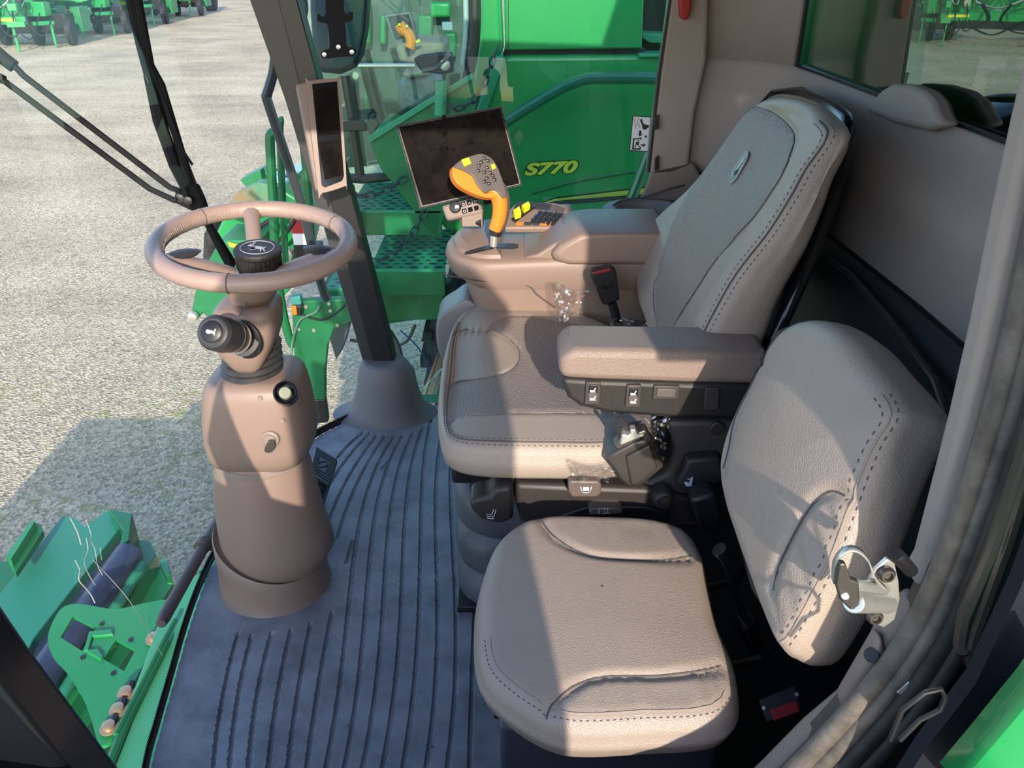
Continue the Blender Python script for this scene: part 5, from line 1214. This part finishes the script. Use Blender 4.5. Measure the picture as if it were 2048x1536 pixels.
ns([(962,-60),(1000,-60),(1008,100),(985,125),(955,200),(925,300),(905,300),(945,150),(962,40)], YN-.02, .2, GRN, 'cab_corner', bevel=.03)
# recess at right with drum
ns([(1286,-60),(1420,-60),(1420,110),(1283,110)], YN+.35, .1, BLK, 'recess_back')
bm = nb(); lathe(bm, [(-.3,.42),(-.25,.5),(.3,.5)], W(1350,0,y=YN+.9), (0,-1,.1), 36); obj('recess_drum', bm, GRN, nc)
ns([(1284,66),(1400,72),(1400,90),(1300,86),(1284,76)], YN+.15, .2, TEAL, 'recess_ledge')
ns([(1278,108),(1420,108),(1420,114),(1278,115)], YN-.03, .2, TEAL, 'body_ledge')
# panel contour creases
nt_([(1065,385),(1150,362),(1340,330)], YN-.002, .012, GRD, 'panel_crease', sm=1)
# decals
fc = bpy.data.curves.new('txt', 'FONT'); fc.body = 'S770'; fc.size = 1; fc.extrude = .004; fc.offset = .02; fc.shear = .25; fc.space_character = 1.0
def textobj(off, ext, m, name, dy):
    cv = fc.copy(); cv.offset = off; cv.extrude = ext
    to = bpy.data.objects.new('t', cv); C.objects.link(to); dg = bpy.context.evaluated_depsgraph_get(); dg.update()
    me = bpy.data.meshes.new_from_object(to.evaluated_get(dg)); bpy.data.objects.remove(to)
    xs = [v.co.x for v in me.vertices]; ys = [v.co.y for v in me.vertices]
    return me, min(xs), max(xs), min(ys), max(ys)
for off, ext, m, name, dy in ((.085, .01, BLK, 'model_number_outline', -.004), (.045, .01, YEL, 'model_number', -.010)):
    me, xa, xb, ya, yb = textobj(off, ext, m, name, dy)
    pad = off-.02
    # baseline runs slightly up to the right
    a, b, c = W(1051, 349, y=YN), W(1153, 343, y=YN), W(1052, 326, y=YN)
    u = (b-a); v_ = V((0,0,(c-a).z*.98))
    me0 = me
    for v in me.vertices:
        fx = (v.co.x-xa-off)/((xb-xa)-2*off); fy = (v.co.y)/.72
        zz = v.co.z
        v.co = a+u*fx+v_*fy+V((0, dy-zz*.2, 0))
    bm = nb(); bm.from_mesh(me); o_ = obj(name, bm, m, nc)
for (pts, m, nm, dy) in (([(1066,412),(1108,395),(1340,367),(1340,392),(1100,412)], BLK, 'stripe_outline', .002), ([(1074,410),(1110,398),(1340,371),(1340,383),(1110,402)], YEL, 'yellow_stripe', .006)):
    ns(pts, YN-dy, .004, m, nm, bevel=0)
for k in range(3):
    nt_([(1112,400.5+k*1.2-1),(1340,373+k*3)], YN-.012, .0012, mat('stripe_line', (.35,.42,.05), .5) if 'stripe_line' not in MATS else MATS['stripe_line'], 'stripe_line', sm=1, seg=4)
# hand rails
HRM = mat('dark_green_rail', (.01,.12,.07), .25, coat=.5)
nt_([(1010,245),(1060,213),(1120,178),(1150,165),(1180,157),(1250,156),(1318,158),(1345,166),(1370,190)], YN-.25, .035, HRM, 'hand_rail')
nt_([(1300,300),(1262,400),(1225,480)], YN-.35, .035, HRM, 'lower_hand_rail', sm=1)
# cab: door glass, frame, interior
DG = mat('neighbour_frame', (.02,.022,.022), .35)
nt_([(948,-40),(950,40),(944,110),(930,165),(905,225),(880,260)], 5.15, .035, DG, 'door_frame_bar')
nt_([(930,-40),(932,60),(925,130)], 5.15, .015, mat('glass_edge', (.3,.4,.4), .3), 'door_glass_edge')
ns([(640,-60),(940,-60),(935,140),(905,225),(790,350),(640,350)], 5.2, .01, GLN, 'door_glass', bevel=0)
nt_([(640,350),(722,358),(800,352),(830,355)], 5.15, .03, DG, 'door_sill_bar', sm=1)
nt_([(690,150),(705,240),(720,350)], 5.15, .03, DG, 'door_front_bar', sm=1)
nt_([(700,131),(830,131)], 5.12, .012, STEEL, 'door_trim_bar', sm=1)
dh = ns([(826,118),(840,110),(875,105),(905,104),(908,145),(880,149),(845,145),(836,135)], 5.10, .05, BLK, 'door_handle_plate', bevel=.012)
nt_([(845,141),(870,136),(885,126),(893,118),(900,108)], 5.07, .016, DST, 'door_handle', dh)
bm = nb(); lathe(bm, [(0,.03),(.02,.03),(.024,.016)], W(890,129,y=5.08), (0,-1,0), 20); obj('door_lock', bm, STEEL, dh)
ns([(884,44),(904,44),(905,60),(885,60)], 5.15, .005, mat('paper_tag', (.45,.65,.62), .6), 'paper_tag', bevel=0)
# lower slanted green gusset in front of door
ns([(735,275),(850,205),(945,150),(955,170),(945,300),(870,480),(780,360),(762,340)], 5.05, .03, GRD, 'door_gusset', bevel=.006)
ns([(733,276),(850,203),(944,147),(946,158),(850,217),(740,286)], 5.03, .03, TEAL, 'gusset_lip', bevel=.004)
nt_([(884,162),(880,230)], 5.0, .035, TEAL, 'grab_post', sm=1)
# interior of neighbour cab
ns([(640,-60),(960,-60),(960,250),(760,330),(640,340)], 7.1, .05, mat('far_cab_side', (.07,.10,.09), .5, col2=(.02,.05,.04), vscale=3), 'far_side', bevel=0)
ns([(790,95),(800,84),(830,82),(890,84),(890,128),(860,132),(800,125)], 6.1, .5, PLAT, 'cab_console', bevel=.04)
ns([(770,30),(820,24),(834,73),(786,82)], 6.3, .04, GRY, 'cab_monitor', bevel=.005); ns([(775,33),(817,28),(830,71),(790,78)], 6.29, .01, BLK, 'cab_screen', bevel=0)
nt_([(798,48),(806,60),(816,67),(822,82),(819,95)], 6.0, .036, ORG, 'cab_lever'); nt_([(819,95),(817,102)], 6.0, .015, BLK, 'cab_lever_stem', sm=1)
for p in ((799,49),(814,52),(834,83),(838,81)):
    bm = nb(); box(bm, W(*p, y=5.95), (.015,.015,.015)); obj('yellow_key', bm, YBT, nc)
ns([(795,160),(830,150),(870,152),(880,175),(870,215),(800,225),(795,190)], 5.9, .4, mat('neighbour_seat', (.16,.19,.22), .6, var=.4, vscale=9), 'cab_seat', bevel=.05)
ns([(803,145),(850,138),(860,150),(810,158)], 5.85, .3, LEA, 'cab_seat_pad', bevel=.03)
ns([(675,165),(705,160),(712,260),(690,300),(680,240)], 6.2, .3, mat('neighbour_column', (.11,.11,.11), .5), 'cab_column', bevel=.05)
nt_([(725,100),(745,180),(770,270)], 6.3, .05, DG, 'cab_front_pillar', sm=1)
bm = nb(); lathe(bm, [(0,.03),(.03,.02)], W(713,152,y=6.1), (0,-1,.2), 16); obj('cab_socket', bm, CRM, nc)
for x, y, w_, h_, m in [(745,200,30,40,GRN),(765,60,14,60,GRD),(850,60,30,60,GRD),(880,20,40,30,GRN),(735,50,12,80,GRD),(760,240,26,24,TEAL),(900,90,25,50,GRD)]:
    ns([(x-w_/2,y-h_/2),(x+w_/2,y-h_/2),(x+w_/2,y+h_/2),(x-w_/2,y+h_/2)], 6.9, .1, m, 'far_part', bevel=.02)
ns([(735,226),(752,222),(768,260),(745,285),(732,260)], 6.2, .2, DG, 'cab_pedal_cover', bevel=.03)
ns([(664,245),(725,240),(733,250),(733,262),(665,264)], 5.0, .03, BLK, 'door_stay', bevel=.006)
# platform and steps with perforations
def tread(xr, zf, yn, yf, px_l, px_r, name, fy):
    zt = zf; xl = W(px_l[0], px_l[1], z=zt).x; xrr = W(px_r[0], px_r[1], z=zt).x
    bm = nb(); box(bm, ((xl+xrr)/2, (yn+yf)/2, zt-.01), (xrr-xl, yf-yn, .02)); o = obj(name, bm, TEAL, nc, bevel=.004)
    bm = nb(); box(bm, ((xl+xrr)/2, yn+.01, zt-fy/2-.02), (xrr-xl, .02, fy)); obj('tread_front', bm, GRD, o, bevel=.004)
    bm = nb(); nx = int((xrr-xl)/.075); ny = int((yf-yn)/.06)
    for j in range(ny):
        for i in range(nx):
            c = V((xl+.04+i*.075+(j % 2)*.035, yn+.04+j*.06, zt+.0005)); a_ = .026 if (i+j) % 2 else .016
            prism(bm, [c+V((x, y, 0)) for x, y in ell(0, 0, a_, .015 if (i+j) % 2 else .009, 10)], (0,0,.001))
    obj('tread_holes', bm, BLK, o); return o
t1_ = tread(0, 0.04, 5.05, 5.75, (700,412), (885,412), 'platform', .14)
t2_ = tread(0, -.22, 4.7, 5.5, (738,540), (888,540), 'step', .15)
ns([(640,580),(885,575),(885,640),(760,640)], 4.9, .3, GRD, 'step_riser')
t3_ = tread(0, -.36, 4.75, 5.1, (652,572), (735,572), 'step', .04)
nt_([(700,370),(712,440),(720,500),(716,560)], 4.95, .028, GRN, 'step_rail', sm=1)
nt_([(690,400),(690,450),(705,540)], 5.0, .02, GRN, 'step_rail', sm=1)
# green ladder rails at the front
nt_([(552,265),(542,268),(540,290),(546,400),(550,500),(556,560),(566,625),(580,680),(590,690)], 4.4, .026, RAILM, 'ladder_rail')
nt_([(566,240),(560,250),(562,330),(569,480),(572,560)], 4.6, .02, RAILM, 'ladder_rail')
nt_([(606,280),(616,380),(622,470),(628,520)], 4.5, .022, RAILM, 'ladder_rail')
# front frame bracket with bolts
ns([(583,615),(600,603),(640,600),(700,598),(760,600),(760,640),(700,645),(668,660),(655,690),(650,740),(650,800),(590,800),(588,700)], 4.35, .06, GRD, 'front_bracket', bevel=.008)
for p in ((612,613),(658,607),(661,621),(598,658),(628,660),(675,650)):
    bm = nb(); lathe(bm, [(0,.012),(.008,.010)], W(*p, y=4.345), (0,-1,0), 12); obj('bolt', bm, STEEL, nc)
ns([(590,800),(650,800),(656,845),(600,850)], 4.4, .06, DG, 'bracket_foot')
lt_ = ns([(580,595),(600,592),(603,615),(582,612)], 4.3, .05, mat('lamp_shell', (.05,.25,.22), .4), 'lamp_hood'); ns([(583,612),(602,612),(603,632),(586,632)], 4.28, .06, BLK, 'lamp_body'); ns([(583,612),(592,612),(594,630),(586,631)], 4.27, .01, ORL, 'orange_lamp', bevel=.003)
nt_([(640,610),(630,625),(600,640),(586,680),(583,720),(592,760)], 4.3, .007, mat('pale_hose', (.09,.20,.13), .5), 'hose')
nt_([(606,630),(640,640),(668,630),(690,610)], 4.3, .006, BLK, 'hose')
# front tyre and ground gear
bm = nb(); c = W(1080,690,y=5.35); 
lathe(bm, [(-.3,.45),(-.28,.72),(-.2,.80),(.2,.80),(.28,.72),(.3,.45)], c, (0,1,0), 48); 
for k in range(26):
    a = 2*PI*k/26; cc = c+V((math.cos(a)*.80, 0, math.sin(a)*.80)); box(bm, cc+V((0,-.12,0)), (.06,.34,.07), rot3(0,-a,0)); box(bm, cc+V((0,.15,0)), (.06,.3,.07), rot3(0,-a-.1,0))
obj('tyre', bm, TYR, nc)
bm = nb(); lathe(bm, [(-.02,.4),(0,.42),(.05,.2),(.06,.05)], c+V((0,-.3,0)), (0,-1,0), 32); obj('wheel_hub', bm, GRN, nc)
ns([(640,590),(900,585),(905,630),(760,650),(700,630),(640,640)], 5.3, .3, GRD, 'axle_housing')
ns([(655,605),(700,605),(698,650),(685,700),(672,720),(660,680)], 5.4, .2, mat('tank_grey_green', (.10,.13,.12), .6), 'lower_tank')  # plain grey-green base colour on the tank
nt_([(760,640),(790,680),(800,720),(770,730)], 5.2, .02, DST, 'brake_line'); nt_([(700,680),(800,690),(830,650)], 5.3, .012, DST, 'brake_line')
# feeder house / header parts seen beyond the wheel
ns([(440,480),(395,560),(382,628),(398,636),(406,626),(420,638),(455,640),(500,560),(520,480)], 5.0, .35, GRD, 'feeder_side', bevel=.01)
ns([(430,470),(455,420),(500,380),(560,375),(600,400),(620,470),(600,560),(540,620),(470,560),(440,500)], 5.6, .4, GRN, 'feeder_top', bevel=.02)
ns([(440,430),(475,385),(520,365),(555,375),(530,420),(470,440)], 5.3, .1, mat('worn_green', (.03,.22,.12), .5, col2=(.25,.12,.06), vscale=4), 'worn_panel')
ns([(405,470),(425,440),(432,500),(412,560),(403,520)], 5.7, .3, TYR, 'feeder_wheel', bevel=.05)
ns([(480,360),(520,340),(545,352),(500,385)], 6.0, .2, GRD, 'header_arm'); ns([(510,345),(520,340),(525,360),(512,368)], 5.9, .1, GRD, 'header_lug')
ns([(545,350),(600,345),(610,390),(560,400)], 6.0, .3, GRN, 'header_plate'); ns([(555,355),(585,350),(590,385),(565,385)], 5.9, .1, BELT, 'header_belt')
ns([(580,440),(610,440),(615,480),(586,480)], 5.2, .03, RED, 'reflector', bevel=.002); ns([(584,468),(612,468),(614,490),(588,490)], 5.19, .03, WHT, 'reflector', bevel=.002)
ns([(586,490),(640,490),(645,560),(600,570)], 5.2, .1, BLK, 'rubber_flap')
ns([(455,485),(480,490),(484,498),(460,494)], 4.98, .01, MATS['yellow_strip'], 'warning_label', bevel=0)
for p, r in (((545,500),.06),((560,515),.05),((575,505),.045)):
    bm = nb(); lathe(bm, [(0,r),(.06,r),(.08,r*.5)], W(*p, y=5.25), (0,-1,0), 16); obj('hydraulic_fitting', bm, STEEL, nc)
nt_([(500,470),(520,500),(560,480),(590,440)], 5.2, .014, BLK, 'hose'); nt_([(508,462),(540,440),(575,425)], 5.2, .014, BLK, 'hose')
bm = nb(); lathe(bm, [(0,.035),(.03,.03),(.034,.014)], W(387,632,y=4.97), (0,-1,0), 16); obj('pivot_pin', bm, STEEL, nc)
# chains
def chain_(px, y, name_label, sag=None):
    P = resample(smoothpts(WL(px, y=y), 8), .055); bm = nb()
    for i, (a, b) in enumerate(zip(P, P[1:])):
        d = (b-a).normalized(); s_ = d.cross(V((0,1,0))).normalized() if i % 2 else V((0,1,0)); c = (a+b)/2
        tube(bm, [c+d*.036*math.cos(t)+s_*.017*math.sin(t) for t in [2*PI*k/12 for k in range(12)]], .006, 5, closed=True)
    return tag(obj('safety_chain', bm, CHN), name_label, 'chain')
chain_([(678,378),(720,392),(755,388),(790,370),(820,350)], 4.95, 'dark chain hanging across the upper step of the neighbouring combine')
chain_([(720,518),(750,523),(790,505),(830,460),(850,425),(866,415)], 4.75, 'dark chain sagging over the lower perforated step')
chain_([(995,95),(985,120),(975,150),(960,185),(935,210),(905,218),(893,208)], 4.95, 'chain hanging beside the door post of the neighbouring combine')
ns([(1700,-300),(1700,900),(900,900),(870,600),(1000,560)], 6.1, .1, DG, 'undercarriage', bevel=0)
